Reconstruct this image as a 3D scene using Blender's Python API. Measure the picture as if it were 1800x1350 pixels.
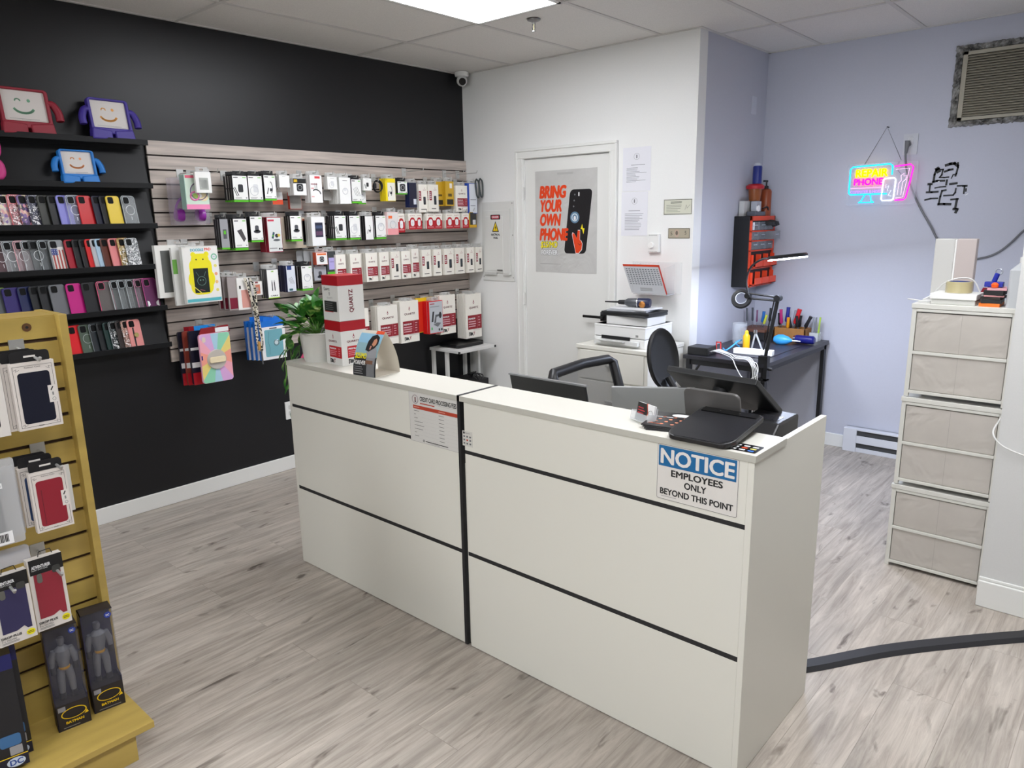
import bpy, math, random
from mathutils import Matrix, Vector
random.seed(7)
S = bpy.context.scene
for o in list(bpy.data.objects): bpy.data.objects.remove(o)
COL = S.collection
PI = math.pi

# ------------------------------------------------------------------ camera, world, exposure
YAW, PITCH, ROLL, FPX = -0.726, 0.2206, -0.0173, 1288.6
fw = Vector((math.sin(YAW)*math.cos(PITCH), math.cos(YAW)*math.cos(PITCH), -math.sin(PITCH)))
rt = Vector((math.cos(YAW), -math.sin(YAW), 0)); up = rt.cross(fw)
cr, sr = math.cos(ROLL), math.sin(ROLL)
r2 = cr*rt + sr*up; u2 = -sr*rt + cr*up
cd = bpy.data.cameras.new('camera'); cam = bpy.data.objects.new('camera', cd); COL.objects.link(cam)
cam.matrix_world = Matrix.Translation((4.2241, -4.2412, 1.6045)) @ Matrix((r2, u2, -fw)).transposed().to_4x4()
cd.sensor_width = 36; cd.sensor_fit = 'HORIZONTAL'; cd.lens = FPX/1800*36; cd.clip_start = .05
S.camera = cam
vs = S.view_settings
vs.view_transform = 'Standard'; vs.look = 'None'; vs.gamma = 1; vs.use_curve_mapping = False
vs.exposure = 0.0
w = bpy.data.worlds.new('world'); S.world = w; w.use_nodes = True
w.node_tree.nodes['Background'].inputs[0].default_value = (.9, .95, 1, 1)
w.node_tree.nodes['Background'].inputs[1].default_value = 2.6
PANEL_STRENGTH = 21.0       # ceiling panels
LAMP_STRENGTH = 300.0       # desk lamp ring
PANELS = [(1.127, -2.204), (3.566, -2.204), (3.566, -4.64), (1.127, -5.85), (3.566, -7.08)]

# ------------------------------------------------------------------ materials
def lin(h):
    h = h.lstrip('#'); c = [int(h[i:i+2], 16)/255 for i in (0, 2, 4)]
    return tuple((x/12.92 if x <= .04045 else ((x+.055)/1.055)**2.4) for x in c) + (1,)
_M = {}
def mat(hexc, rough=.5, metal=0, alpha=1, emis=0, spec=.5, trans=0, kind=None):
    key = (hexc, rough, metal, alpha, emis, spec, trans, kind)
    if key in _M: return _M[key]
    m = bpy.data.materials.new('paint_%s' % hexc.strip('#')); m.use_nodes = True
    nt = m.node_tree; b = nt.nodes['Principled BSDF']; N = nt.nodes.new; L = nt.links.new
    c = lin(hexc)
    b.inputs['Base Color'].default_value = c
    b.inputs['Roughness'].default_value = rough; b.inputs['Metallic'].default_value = metal
    b.inputs['Alpha'].default_value = alpha; b.inputs['Specular IOR Level'].default_value = spec
    b.inputs['Transmission Weight'].default_value = trans
    if emis:
        b.inputs['Emission Color'].default_value = c; b.inputs['Emission Strength'].default_value = emis
    if kind:
        tc = N('ShaderNodeTexCoord'); mp = N('ShaderNodeMapping'); L(tc.outputs['Object'], mp.inputs[0])
        n = N('ShaderNodeTexNoise'); L(mp.outputs[0], n.inputs['Vector'])
        r = N('ShaderNodeValToRGB'); L(r.outputs[0], b.inputs['Base Color'])
        def ramp(stops):
            e = r.color_ramp.elements
            while len(e) < len(stops): e.new(.5)
            for i, (p, k) in enumerate(stops): e[i].position = p; e[i].color = tuple(min(1, x*k) for x in c[:3]) + (1,) if not isinstance(k, str) else lin(k)
        L(n.outputs['Fac'], r.inputs[0])
        if kind == 'woody':    # streaks along local/world y
            mp.inputs['Scale'].default_value = (30, 1.6, 30); n.inputs['Scale'].default_value = 1.6; n.inputs['Detail'].default_value = 8
            ramp([(.3, .74), (.5, 1.0), (.7, 1.25)])
        elif kind == 'maple':
            mp.inputs['Scale'].default_value = (9, 1.2, 5); n.inputs['Scale'].default_value = 3; n.inputs['Detail'].default_value = 6
            ramp([(.3, .86), (.7, 1.1)])
        elif kind == 'fabric':
            n.inputs['Scale'].default_value = 7; n.inputs['Detail'].default_value = 5
            ramp([(.3, .93), (.7, 1.05)])
            n2 = N('ShaderNodeTexNoise'); n2.inputs['Scale'].default_value = 4; n2.inputs['Distortion'].default_value = 2.5; L(tc.outputs['Object'], n2.inputs['Vector'])
            bp = N('ShaderNodeBump'); bp.inputs['Strength'].default_value = .35; bp.inputs['Distance'].default_value = .03
            L(n2.outputs['Fac'], bp.inputs['Height']); L(bp.outputs[0], b.inputs['Normal'])
        elif kind == 'wall':
            n.inputs['Scale'].default_value = 160; ramp([(.3, .985), (.7, 1.01)])
            bp = N('ShaderNodeBump'); bp.inputs['Strength'].default_value = .06; L(n.outputs['Fac'], bp.inputs['Height']); L(bp.outputs[0], b.inputs['Normal'])
        elif kind == 'tile':
            n.inputs['Scale'].default_value = 220; ramp([(.35, .93), (.6, 1.02)])
        elif kind == 'glitter':
            v = N('ShaderNodeTexVoronoi'); v.inputs['Scale'].default_value = 180; L(tc.outputs['Object'], v.inputs['Vector'])
            L(v.outputs['Color'], r.inputs[0]); ramp([(.25, .25), (.6, 1.0), (.8, '#FFFFFF')])
        elif kind == 'floral':
            v = N('ShaderNodeTexVoronoi'); v.inputs['Scale'].default_value = 75; L(tc.outputs['Object'], v.inputs['Vector'])
            L(v.outputs['Color'], r.inputs[0]); ramp([(.2, '#8A6FA8'), (.42, 1.0), (.62, '#F3E6C0'), (.8, '#D98FA0')])
        elif kind == 'leafy':
            mp.inputs['Scale'].default_value = (6, 6, 6); n.inputs['Scale'].default_value = 4; n.inputs['Detail'].default_value = 3
            ramp([(.38, .5), (.55, 1.0), (.68, '#A9C46A'), (.75, '#DDE5B4')])
        elif kind == 'rough_foam':
            n.inputs['Scale'].default_value = 28; n.inputs['Detail'].default_value = 8; ramp([(.35, .25), (.5, .8), (.68, 1.35)])
        elif kind == 'spots':
            v = N('ShaderNodeTexVoronoi'); v.inputs['Scale'].default_value = 85; L(tc.outputs['Object'], v.inputs['Vector'])
            L(v.outputs['Distance'], r.inputs[0]); ramp([(.42, '#0F0D0C'), (.5, 1.0), (.7, 1.0)])
    _M[key] = m; return m

def floor_mat():
    m = bpy.data.materials.new('vinyl_plank'); m.use_nodes = True; nt = m.node_tree
    b = nt.nodes['Principled BSDF']; N = nt.nodes.new; L = nt.links.new
    tc = N('ShaderNodeTexCoord'); sp = N('ShaderNodeSeparateXYZ'); L(tc.outputs['Object'], sp.inputs[0])
    cb = N('ShaderNodeCombineXYZ'); L(sp.outputs['Y'], cb.inputs['X']); L(sp.outputs['X'], cb.inputs['Y'])
    br = N('ShaderNodeTexBrick'); L(cb.outputs[0], br.inputs['Vector'])
    br.offset = .37; br.offset_frequency = 2; br.inputs['Scale'].default_value = 1
    br.inputs['Brick Width'].default_value = 1.22; br.inputs['Row Height'].default_value = .185
    br.inputs['Mortar Size'].default_value = .0012; br.inputs['Mortar Smooth'].default_value = .3
    br.inputs['Color1'].default_value = (.35, .35, .35, 1); br.inputs['Color2'].default_value = (.65, .65, .65, 1); br.inputs['Mortar'].default_value = (0, 0, 0, 1)
    # per plank shift of the grain
    ad = N('ShaderNodeVectorMath'); ad.operation = 'MULTIPLY_ADD'; L(br.outputs['Color'], ad.inputs[0]); ad.inputs[1].default_value = (13, 17, 0); L(tc.outputs['Object'], ad.inputs[2])
    mp = N('ShaderNodeMapping'); mp.inputs['Scale'].default_value = (26, 1.9, 1); L(ad.outputs[0], mp.inputs[0])
    n1 = N('ShaderNodeTexNoise'); n1.inputs['Scale'].default_value = 1.3; n1.inputs['Detail'].default_value = 9; n1.inputs['Roughness'].default_value = .7; n1.inputs['Distortion'].default_value = .8; L(mp.outputs[0], n1.inputs['Vector'])
    mp2 = N('ShaderNodeMapping'); mp2.inputs['Scale'].default_value = (6, 1.9, 1); L(ad.outputs[0], mp2.inputs[0])
    n2 = N('ShaderNodeTexNoise'); n2.inputs['Scale'].default_value = 1.5; n2.inputs['Detail'].default_value = 4; L(mp2.outputs[0], n2.inputs['Vector'])
    mp3 = N('ShaderNodeMapping'); mp3.inputs['Scale'].default_value = (13, 4.4, 1); L(ad.outputs[0], mp3.inputs[0])
    v = N('ShaderNodeTexNoise'); v.inputs['Scale'].default_value = .9; v.inputs['Detail'].default_value = 4; v.inputs['Distortion'].default_value = .6; L(mp3.outputs[0], v.inputs['Vector'])
    r1 = N('ShaderNodeValToRGB'); e = r1.color_ramp.elements; e.new(.5)
    for i, (p, h) in enumerate([(.28, '#8A8178'), (.5, '#AEA59B'), (.72, '#C6BEB3')]): e[i].position = p; e[i].color = lin(h)
    L(n1.outputs['Fac'], r1.inputs[0])
    r2_ = N('ShaderNodeValToRGB'); e = r2_.color_ramp.elements; e[0].position = .3; e[0].color = (.82, .82, .82, 1); e[1].position = .65; e[1].color = (1.05, 1.04, 1.03, 1); L(n2.outputs['Fac'], r2_.inputs[0])
    r3 = N('ShaderNodeValToRGB'); e = r3.color_ramp.elements; e[0].position = .64; e[0].color = (1, 1, 1, 1); e[1].position = .715; e[1].color = (.33, .31, .3, 1); L(v.outputs['Fac'], r3.inputs[0])
    def mul(a, c, f=1):
        x = N('ShaderNodeMixRGB'); x.blend_type = 'MULTIPLY'; x.inputs[0].default_value = f; L(a, x.inputs[1]); L(c, x.inputs[2]); return x.outputs[0]
    o = mul(mul(r1.outputs[0], r2_.outputs[0]), r3.outputs[0])
    r4 = N('ShaderNodeValToRGB'); e = r4.color_ramp.elements; e.new(.5); e[0].position = 0; e[0].color = (.75, .74, .73, 1); e[1].position = .34; e[1].color = (.95, .95, .95, 1); e[2].position = .66; e[2].color = (1.04, 1.04, 1.04, 1); L(br.outputs['Color'], r4.inputs[0])
    o = mul(o, r4.outputs[0]); L(o, b.inputs['Base Color'])
    b.inputs['Roughness'].default_value = .42; b.inputs['Specular IOR Level'].default_value = .35
    return m

WHITE = mat('#EDEDEA', .35); LAM = mat('#DAD8CE', .35); BLACK = mat('#131315', .4); MBLACK = mat('#1B1B1D', .6)
CHROME = mat('#C9C9C9', .2, 1); CLEAR = mat('#EEF2F4', .12, alpha=.16); CLEAR2 = mat('#E8ECEE', .1, alpha=.35); GREYTXT = mat('#8A8A88', .6)
INK = mat('#1A1A1A', .6); PAPER = mat('#E9E9EA', .7); RED = mat('#B3121F', .45); MAROON = mat('#8E1222', .45); CREAM = mat('#EFEBE1', .45)
GREEN = mat('#58B81E', .45); YELLOW = mat('#F4DE12', .45); ORANGE = mat('#E84A1A', .5); BLUE = mat('#1D67C8', .45); NAVY = mat('#141C4C', .45)

# ------------------------------------------------------------------ mesh builder
_T = {}
def text_mesh(s, bold=0):
    k = (s, 0 if not bold else 1 if bold < .035 else 2); sp = 1 if k[1] < 2 else 2
    if k not in _T:
        cu = bpy.data.curves.new('t', 'FONT'); cu.body = s; cu.resolution_u = 3; cu.offset = 0
        o = bpy.data.objects.new('t', cu); COL.objects.link(o)
        dg = bpy.context.evaluated_depsgraph_get(); me = bpy.data.meshes.new_from_object(o.evaluated_get(dg))
        vs_ = [tuple(v.co) for v in me.vertices]; fs = [tuple(p.vertices) for p in me.polygons]
        if bold:    # heavier strokes: the same glyphs laid a little apart
            n0 = len(vs_); f0 = list(fs); v0 = list(vs_)
            for i, (dx, dy) in enumerate(((.035, 0), (-.035, 0), (.018, .022), (-.018, -.022), (.018, -.022), (-.018, .022))):
                vs_ += [(x+dx*sp, y+dy*sp, (i+1)*2.5e-5) for x, y, z in v0]; fs += [tuple(a+(i+1)*n0 for a in f) for f in f0]
        xs = [v[0] for v in vs_]; ys = [v[1] for v in vs_]
        _T[k] = (vs_, fs, min(xs), max(xs), min(ys), max(ys))
        bpy.data.objects.remove(o); bpy.data.curves.remove(cu); bpy.data.meshes.remove(me)
    return _T[k]

class MB:
    def __init__(s): s.v = []; s.f = []; s.mi = []; s.mats = []; s.M = Matrix()
    def m(s, mt):
        if mt not in s.mats: s.mats.append(mt)
        return s.mats.index(mt)
    def add(s, vs_, fs, mt, M=None):
        k = len(s.v); i = s.m(mt); T = s.M @ M if M else s.M
        s.v += [tuple(T @ Vector(v)) for v in vs_]; s.f += [tuple(k+j for j in f) for f in fs]; s.mi += [i]*len(fs); return s
    def box(s, x0, y0, z0, x1, y1, z1, mt, M=None):
        v = [(x, y, z) for x in (x0, x1) for y in (y0, y1) for z in (z0, z1)]
        return s.add(v, [(0, 1, 3, 2), (4, 6, 7, 5), (0, 4, 5, 1), (2, 3, 7, 6), (0, 2, 6, 4), (1, 5, 7, 3)], mt, M)
    def prism(s, pts, z0, z1, mt, M=None):
        n = len(pts); v = [(x, y, z0) for x, y in pts] + [(x, y, z1) for x, y in pts]
        f = [tuple(range(n))[::-1], tuple(range(n, 2*n))] + [(i, (i+1) % n, n+(i+1) % n, n+i) for i in range(n)]
        return s.add(v, f, mt, M)
    def poly(s, pts, mt, z=0, M=None): return s.add([(p[0], p[1], z) for p in pts], [tuple(range(len(pts)))], mt, M)
    def rect(s, x0, y0, x1, y1, mt, z=0, M=None): return s.poly([(x0, y0), (x1, y0), (x1, y1), (x0, y1)], mt, z, M)
    def disc(s, cx, cy, r, mt, z=0, n=20, ry=None, M=None): return s.poly([(cx+r*math.cos(2*PI*i/n), cy+(ry or r)*math.sin(2*PI*i/n)) for i in range(n)], mt, z, M)
    def cyl(s, p0, p1, r0, mt, r1=None, n=16, caps=True): return s.tube([p0, p1], [r0, r1 if r1 is not None else r0], mt, n, caps)
    def tube(s, pts, r, mt, n=8, caps=True, closed=False):
        P = [Vector(p) for p in pts]; N = len(P)
        R = r if isinstance(r, (list, tuple)) else [r]*N
        vs_ = []; prev = None
        for i in range(N):
            if closed: t = (P[(i+1) % N] - P[i-1])
            else: t = P[min(i+1, N-1)] - P[max(i-1, 0)]
            t = t.normalized() if t.length > 1e-9 else Vector((0, 0, 1))
            if prev is None: a = t.orthogonal().normalized()
            else:
                a = prev - t*prev.dot(t); a = a.normalized() if a.length > 1e-6 else t.orthogonal().normalized()
            prev = a; b = t.cross(a)
            for k in range(n):
                q = 2*PI*k/n; vs_.append(tuple(P[i] + R[i]*(math.cos(q)*a + math.sin(q)*b)))
        fs = []
        for i in range(N if closed else N-1):
            j = (i+1) % N
            for k in range(n): fs.append((i*n+k, i*n+(k+1) % n, j*n+(k+1) % n, j*n+k))
        if caps and not closed: fs += [tuple(range(n))[::-1], tuple((N-1)*n+k for k in range(n))]
        return s.add(vs_, fs, mt)
    def lathe(s, prof, c, mt, n=28, axis='z', caps=True):
        vs_ = []; c = Vector(c)
        for r, h in prof:
            for k in range(n):
                q = 2*PI*k/n; a, b = r*math.cos(q), r*math.sin(q)
                vs_.append(tuple(c + (Vector((a, b, h)) if axis == 'z' else Vector((h, a, b)) if axis == 'x' else Vector((a, h, b)))))
        fs = [(i*n+k, i*n+(k+1) % n, (i+1)*n+(k+1) % n, (i+1)*n+k) for i in range(len(prof)-1) for k in range(n)]
        if caps: fs += [tuple(range(n)), tuple((len(prof)-1)*n+k for k in range(n))]
        return s.add(vs_, fs, mt)
    def ring(s, cx, cy, r, tr, mt, z=0, n=28, M=None):
        old = s.M; s.M = s.M @ M if M else s.M
        s.tube([(cx+r*math.cos(2*PI*i/n), cy+r*math.sin(2*PI*i/n), z) for i in range(n)], tr, mt, 6, closed=True); s.M = old; return s
    def line(s, pts, wd, mt, z=0):      # flat ribbon
        for (a, b), (c, d) in zip(pts, pts[1:]):
            l = math.hypot(c-a, d-b) or 1; nx, ny = -(d-b)/l*wd/2, (c-a)/l*wd/2; ex, ey = (c-a)/l*wd/2, (d-b)/l*wd/2
            s.poly([(a-ex+nx, b-ey+ny), (a-ex-nx, b-ey-ny), (c+ex-nx, d+ey-ny), (c+ex+nx, d+ey+ny)], mt, z)
        return s
    def text(s, t, x0, y0, x1, y1, mt, z=0, bold=0, shear=0, rot=0, M=None):   # fit text into the box
        v, f, a, b, c, d = text_mesh(t, bold)
        W, H = ((x1-x0), (y1-y0)) if not rot else ((y1-y0), (x1-x0))
        q = [((p[0]-a)/(b-a)*W, (p[1]-c)/(d-c)*H, p[2]) for p in v]
        q = [(x+shear*y, y, e) for x, y, e in q]
        if rot == 90: q = [(H-y, x, e) for x, y, e in q]
        return s.add([(x0+x, y0+y, z+e) for x, y, e in q], f, mt, M)
    def rows(s, x0, y0, x1, y1, n, mt, z=0, fill=.45, jit=.35, rnd=None):       # lines of print too small to read
        rnd = rnd or random; h = (y1-y0)/n
        for i in range(n):
            l = (x1-x0)*(1-jit*rnd.random()); yy = y1-(i+.5)*h; s.rect(x0, yy-h*fill/2, x0+l, yy+h*fill/2, mt, z)
        return s
    def build(s, name, parent=None, M=None, bevel=0, smooth=False, seg=2):
        me = bpy.data.meshes.new(name); me.from_pydata(s.v, [], s.f)
        for mt in s.mats: me.materials.append(mt)
        me.polygons.foreach_set('material_index', s.mi)
        if smooth: me.polygons.foreach_set('use_smooth', [True]*len(me.polygons))
        me.update()
        o = bpy.data.objects.new(name, me); COL.objects.link(o)
        if parent: o.parent = parent
        if M: o.matrix_local = M
        if bevel:
            b = o.modifiers.new('b', 'BEVEL'); b.width = bevel; b.segments = seg; b.limit_method = 'ANGLE'
        if smooth:
            try: me.set_sharp_from_angle(angle=math.radians(38))
            except Exception: pass
        return o

def rr(w, h, r, cx=0, cy=0, n=5):
    p = []
    for (sx, sy, a0) in ((1, 1, 0), (-1, 1, 90), (-1, -1, 180), (1, -1, 270)):
        for k in range(n+1):
            a = math.radians(a0 + 90*k/n); p.append((cx+sx*(w/2-r)+r*math.cos(a), cy+sy*(h/2-r)+r*math.sin(a)))
    return p
USED = {}
def tag(o, label, cat, group=None, kind=None):
    o['label'] = label; o['category'] = cat
    if group: o['group'] = group
    if kind: o['kind'] = kind
    return o
def thing(name, label, cat, M=None, group=None):
    o = bpy.data.objects.new(name, None); COL.objects.link(o); o.empty_display_size = .05
    if M is not None: o.matrix_world = M if isinstance(M, Matrix) else Matrix.Translation(M)
    return tag(o, label, cat, group)
def struct(o): o['kind'] = 'structure'; return o
def copy_tree(o, parent=None, M=None):
    c = o.copy(); COL.objects.link(c)
    if parent: c.parent = parent
    if M is not None: c.matrix_world = M
    for ch in o.children: copy_tree(ch, c)
    return c
def frame(u, v, p):
    u = Vector(u).normalized(); v = Vector(v); v = (v-u*v.dot(u)).normalized(); n = u.cross(v)
    return Matrix.Translation(p) @ Matrix((u, v, n)).transposed().to_4x4()
def FX(x, y, z, a=0, t=0):   # local frame on a face that looks along +x: u right (+y), v up, n out; a turns, t leans back
    a, t = math.radians(a), math.radians(t)
    return frame((-math.sin(a), math.cos(a), 0), (-math.sin(t)*math.cos(a), -math.sin(t)*math.sin(a), math.cos(t)), (x, y, z))
def FY(x, y, z, a=0, t=0):   # face that looks along -y: u = +x
    a, t = math.radians(a), math.radians(t)
    return frame((math.cos(a), math.sin(a), 0), (-math.sin(a)*math.sin(t), math.cos(a)*math.sin(t), math.cos(t)), (x, y, z))
def ordn(k): return ('second', 'third', 'fourth', 'fifth', 'sixth', 'seventh')[k-1]
def bez(p, n=8):   # smooth curve through points (Catmull-Rom)
    P = [Vector(q) for q in p]; P = [2*P[0]-P[1]] + P + [2*P[-1]-P[-2]]; out = []
    for i in range(1, len(P)-2):
        for k in range(n):
            t = k/n; a, b, c, d = P[i-1:i+3]
            out.append(.5*((2*b) + (c-a)*t + (2*a-5*b+4*c-d)*t*t + (3*b-a-3*c+d)*t**3))
    return out + [P[-2]]

# ------------------------------------------------------------------ the room
H, X1, YB, YR, XR = 2.685, 1.989, .991, -.8746, 3.815
XE, YE = 7.2, -9.0
wallw = mat('#E9E9E7', .6, kind='wall'); wallb = mat('#141417', .42, spec=.42, kind='wall'); wallc = mat('#BDBFCB', .6, kind='wall'); trimw = mat('#E6E6E2', .4)  # wallc: white paint, the alcove's dim bluish light put into its colour
b = MB(); b.box(-.1, YE, -.1, XE, YB+.1, 0, floor_mat()); struct(b.build('floor'))
tile = mat('#DEDBD6', .85, kind='tile'); tbar = mat('#CBC8C4', .6)
b = MB(); b.box(-.1, YE, H+.004, XE, YB+.1, H+.1, tile)
sx = .6096; gx0 = .5128; gy0 = -.9845
k = -1
xs = [gx0+sx*i for i in range(-1, 12) if 0 < gx0+sx*i < XE]
ys = [gy0+2*sx*i for i in range(-7, 3) if YE < gy0+2*sx*i < YB]
for x in xs: b.box(x-.012, YE, H-.001, x+.012, YB, H+.004, tbar)
for y in ys: b.box(0, y-.012, H-.0015, XE, y+.012, H+.004, tbar)
for x0, y0, x1, y1 in ((0, YE, .02, 0), (0, -.02, X1, 0), (X1, -.02, X1+.02, YB), (X1, YB-.02, XR, YB)): b.box(x0, y0, H-.0012, x1, y1, H+.004, tbar)
struct(b.build('ceiling'))
b = MB(); b.box(-.1, YE, 0, 0, .1, H, wallb); struct(b.build('wall_left'))
b = MB(); dl, dr, dt = .618, 1.365, 2.03
b.box(0, 0, 0, dl, .1, H, wallw); b.box(dr, 0, 0, X1, .1, H, wallw); b.box(dl, 0, dt, dr, .1, H, wallw); struct(b.build('wall_back'))
b = MB(); b.box(X1-.09, .1, 0, X1, YB+.1, H, wallc); struct(b.build('wall_recess'))
b = MB(); b.box(X1, YB, 0, XE, YB+.1, H, wallc); struct(b.build('wall_far'))
b = MB(); b.box(XR, YR, 0, XE, YB, H, mat('#D3D3D1', .6, kind='wall')); struct(b.build('wall_right'))
b = MB(); b.box(XE, YE, 0, XE+.1, YB, H, mat('#8B8986', .7, kind='wall')); struct(b.build('wall_side'))
b = MB(); b.box(-.1, YE-.1, 0, XE, YE, .35, wallw); b.box(-.1, YE-.1, 2.5, XE, YE, H, wallw); b.box(-.1, YE-.1, .35, .5, YE, 2.5, wallw); b.box(6.4, YE-.1, .35, XE, YE, 2.5, wallw); struct(b.build('wall_front'))
b = MB()  # unseen shopfront window, added to let in fill daylight from behind the camera
for k in range(5): x = .5+1.45*k; b.box(x, YE-.08, .35, x+.06, YE-.02, 2.5, mat('#3A3A3C', .4))
b.box(.5, YE-.08, .35, 6.4, YE-.02, .41, mat('#3A3A3C', .4)); b.box(.5, YE-.08, 2.44, 6.4, YE-.02, 2.5, mat('#3A3A3C', .4)); b.box(.5, YE-.052, .35, 6.4, YE-.048, 2.5, mat('#EAF2F4', .05, alpha=.08)); struct(b.build('added_fill_window'))
def baseb(n, x0, y0, x1, y1, h=.092, t=.014):
    b = MB(); b.box(min(x0, x1), min(y0, y1), 0, max(x0, x1), max(y0, y1), h, trimw); struct(b.build(n, bevel=.004))
baseb('baseboard_left', 0, YE, .014, 0); baseb('baseboard_back', .014, -.014, .543, 0)
b = MB(); b.box(1.431, -.014, 0, X1, 0, .092, trimw); struct(b.build('baseboard_door', bevel=.004))
baseb('baseboard_recess', X1, 0, X1+.014, YB); baseb('baseboard_far', X1+.014, YB-.014, 2.70, YB)
b = MB(); b.box(XR-.002, YR-.014, 0, XE, YR, .115, trimw); b.box(XR-.002, YR-.008, .115, XE, YR, .13, trimw); struct(b.build('baseboard_right', bevel=.004))
# door
b = MB()
for x0, x1, z0, z1 in ((.546, .612, 0, 2.036), (1.371, 1.428, 0, 2.036), (.546, 1.428, 2.036, 2.097)): b.box(x0, -.018, z0, x1, 0, z1, trimw)
for x0, x1, z0, z1 in ((.543, .562, 0, 2.082), (1.412, 1.431, 0, 2.082), (.543, 1.431, 2.082, 2.1)): b.box(x0, -.026, z0, x1, .0, z1, trimw)
for x0, x1, z0, z1 in ((.6, .614, 0, 2.033), (1.369, 1.383, 0, 2.033), (.6, 1.383, 2.033, 2.046)): b.box(x0, -.022, z0, x1, .03, z1, trimw)
struct(b.build('trim_1', bevel=.003))
b = MB(); b.box(.6195, .004, .01, 1.3635, .042, 2.027, mat('#E3E3DF', .42)); dr_ = struct(b.build('door_1', bevel=.002))
b = MB(); hb = mat('#0E0E0F', .35)
b.box(1.30, -.006, .90, 1.352, .004, .965, hb); b.cyl((1.326, -.004, .932), (1.326, -.05, .932), .011, hb); b.box(1.185, -.058, .924, 1.336, -.046, .942, hb)
b.build('door_handle', dr_, bevel=.003)
for z in (1.79, 1.02, .25):
    b = MB(); b.cyl((.617, -.012, z-.045), (.617, -.012, z+.045), .007, mat('#D2D2CE', .3)); b.build('hinge', dr_)

# ------------------------------------------------------------------ ceiling lights
for i, (x, y) in enumerate(PANELS):
    t = thing('ceiling_light', 'bright rectangular ceiling light panel above the counter' if i == 0 else 'rectangular ceiling light panel outside the photographed part of the shop', 'light', (x, y, H), 'ceiling light panels')
    b = MB(); W, D = .6096, 1.219
    for a in ((.012, .012, .03, D-.012), (W-.03, .012, W-.012, D-.012), (.012, .012, W-.012, .03), (.012, D-.03, W-.012, D-.012)): b.box(a[0], a[1], -.006, a[2], a[3], .003, WHITE)
    b.build('frame', t)
    b = MB(); b.box(.03, .03, -.004, W-.03, D-.03, .002, mat('#F4F6FB', .5, emis=PANEL_STRENGTH)); b.build('diffuser', t)

# ------------------------------------------------------------------ slatwall and black case rack
SW = mat('#BBAFA6', .5, kind='woody'); GRV = mat('#2A211E', .7)
b = MB(); z1, z0 = 2.055, .836
b.box(.0006, -2.438, z0, .008, -.0006, z1, GRV)
for k in range(16):
    a, c = z1-.0762*k, z1-.0762*(k+1)
    b.box(.007, -2.438, c+.0045, .02, -.0006, a-.0045 if k else a, SW)
o = b.build('slatwall_panel'); tag(o, 'grey wood-grain slatwall display panel on the black wall', 'slatwall')

rk = thing('case_display_rack', 'black wall rack of six ledges holding loose phone and tablet cases', 'display rack', (0, -2.465, 0))
LED = [2.036, 1.815, 1.607, 1.391, 1.164, .958]; RY0 = -1.55
blk = mat('#0D0E10', .5, spec=.28)
for i, z in enumerate(LED):
    b = MB(); e = .004*i
    b.box(.004, RY0, z-.006, .098, 0, z, blk); b.box(.094, RY0, z-.016, .1, .004, z+.012, blk)
    b.box(.004, RY0, z-.03, .012, 0, z, blk)
    b.build('ledge', rk, bevel=.0015)
for i, z in enumerate(LED[1:]):
    top = LED[i]-.03
    b = MB(); b.prism([(.062, z+.001), (.012, top), (.008, top), (.058, z+.001)], 0, -RY0, blk, M=Matrix(((1, 0, 0, 0), (0, 0, 1, RY0), (0, 1, 0, 0), (0, 0, 0, 1))))
    b.box(.01, RY0, z+.0, .07, RY0+.003, z+.04, blk)
    b.build('back_panel', rk)

# phone cases ------------------------------------------------------
def phone_case(y, z, label, col, style='solid', wd=.076, h=.152, a=14, t=9, group=None, xb=.094, trim=None, cam='square', d=.0095):
    M = FX(xb, y, z+.001, a, t)
    T = thing('phone_case', label, 'phone case', M, group)
    b = MB(); clear = style in ('clear', 'clearring')
    m0 = mat(col, .35, alpha=(.22 if clear else 1), kind={'glitter': 'glitter', 'floral': 'floral'}.get(style)) if style != 'frost' else mat(col, .5, alpha=.6)
    o = rr(wd, h, .014, wd/2, h/2)
    b.prism(o, -d, 0, m0); sh = b.build('shell', T, bevel=.0025)
    if clear or trim:
        b = MB(); b.tube([(x, yy, -d*.4) for x, yy in o], .0022, mat(trim or '#C9CFD2', .25, alpha=1 if trim else .6), 6, closed=True); b.build('rim', T)
    dark = mat('#050506', .6, spec=.2)
    if cam:
        b = MB(); cw = .031; cx, cy = .008+cw/2, h-.008-cw/2
        b.prism(rr(cw, cw+.003, .008, cx, cy), -.0005, .0006, dark)
        b.ring(cx, cy, 0, .0001, dark)
        p = rr(cw+.002, cw+.005, .009, cx, cy); b.tube([(x, yy, .0005) for x, yy in p], .0013, mat(trim or ('#AEB6BA' if clear else col), .35), 6, closed=True)
        b.build('camera_opening', T)
    if style in ('ring', 'clearring') or style == 'frostring':
        b = MB(); rc = mat(trim if trim and style != 'clearring' else ('#EDEEF0' if style == 'clearring' else '#9FA8A2'), .4)
        b.ring(wd*.5, h*.52, .0235, .0014, rc, .0008); b.line([(wd*.5, h*.29), (wd*.5, h*.2)], .004, rc, .0008); b.build('magnet_ring', T)
    if style == 'flag':
        b = MB(); b.rect(.006, .006, wd-.006, h*.97-.03, mat('#D9D6D2', .5), .0006)
        for k in range(4): b.rect(.01+k*.016, .006, .018+k*.016, h-.05, mat('#A8443A', .5), .0009)
        b.rect(.006, h-.075, wd*.5, h-.044, mat('#24387E', .5), .0012)
        for k in range(9): b.disc(.011+(k % 3)*.011, h-.051-(k//3)*.009, .0018, PAPER, .0015, 6)
        b.build('flag_print', T)
    if style == 'popgrip':
        b = MB(); b.lathe([(.0, .008), (.012, .008), (.013, .004), (.006, .0)], (wd/2, h*.45, 0), mat('#B9A86A', .35, .6)); b.rect(wd*.3, .004, wd*.42, h-.004, MBLACK, .0006); b.build('grip', T)
    return T
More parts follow.
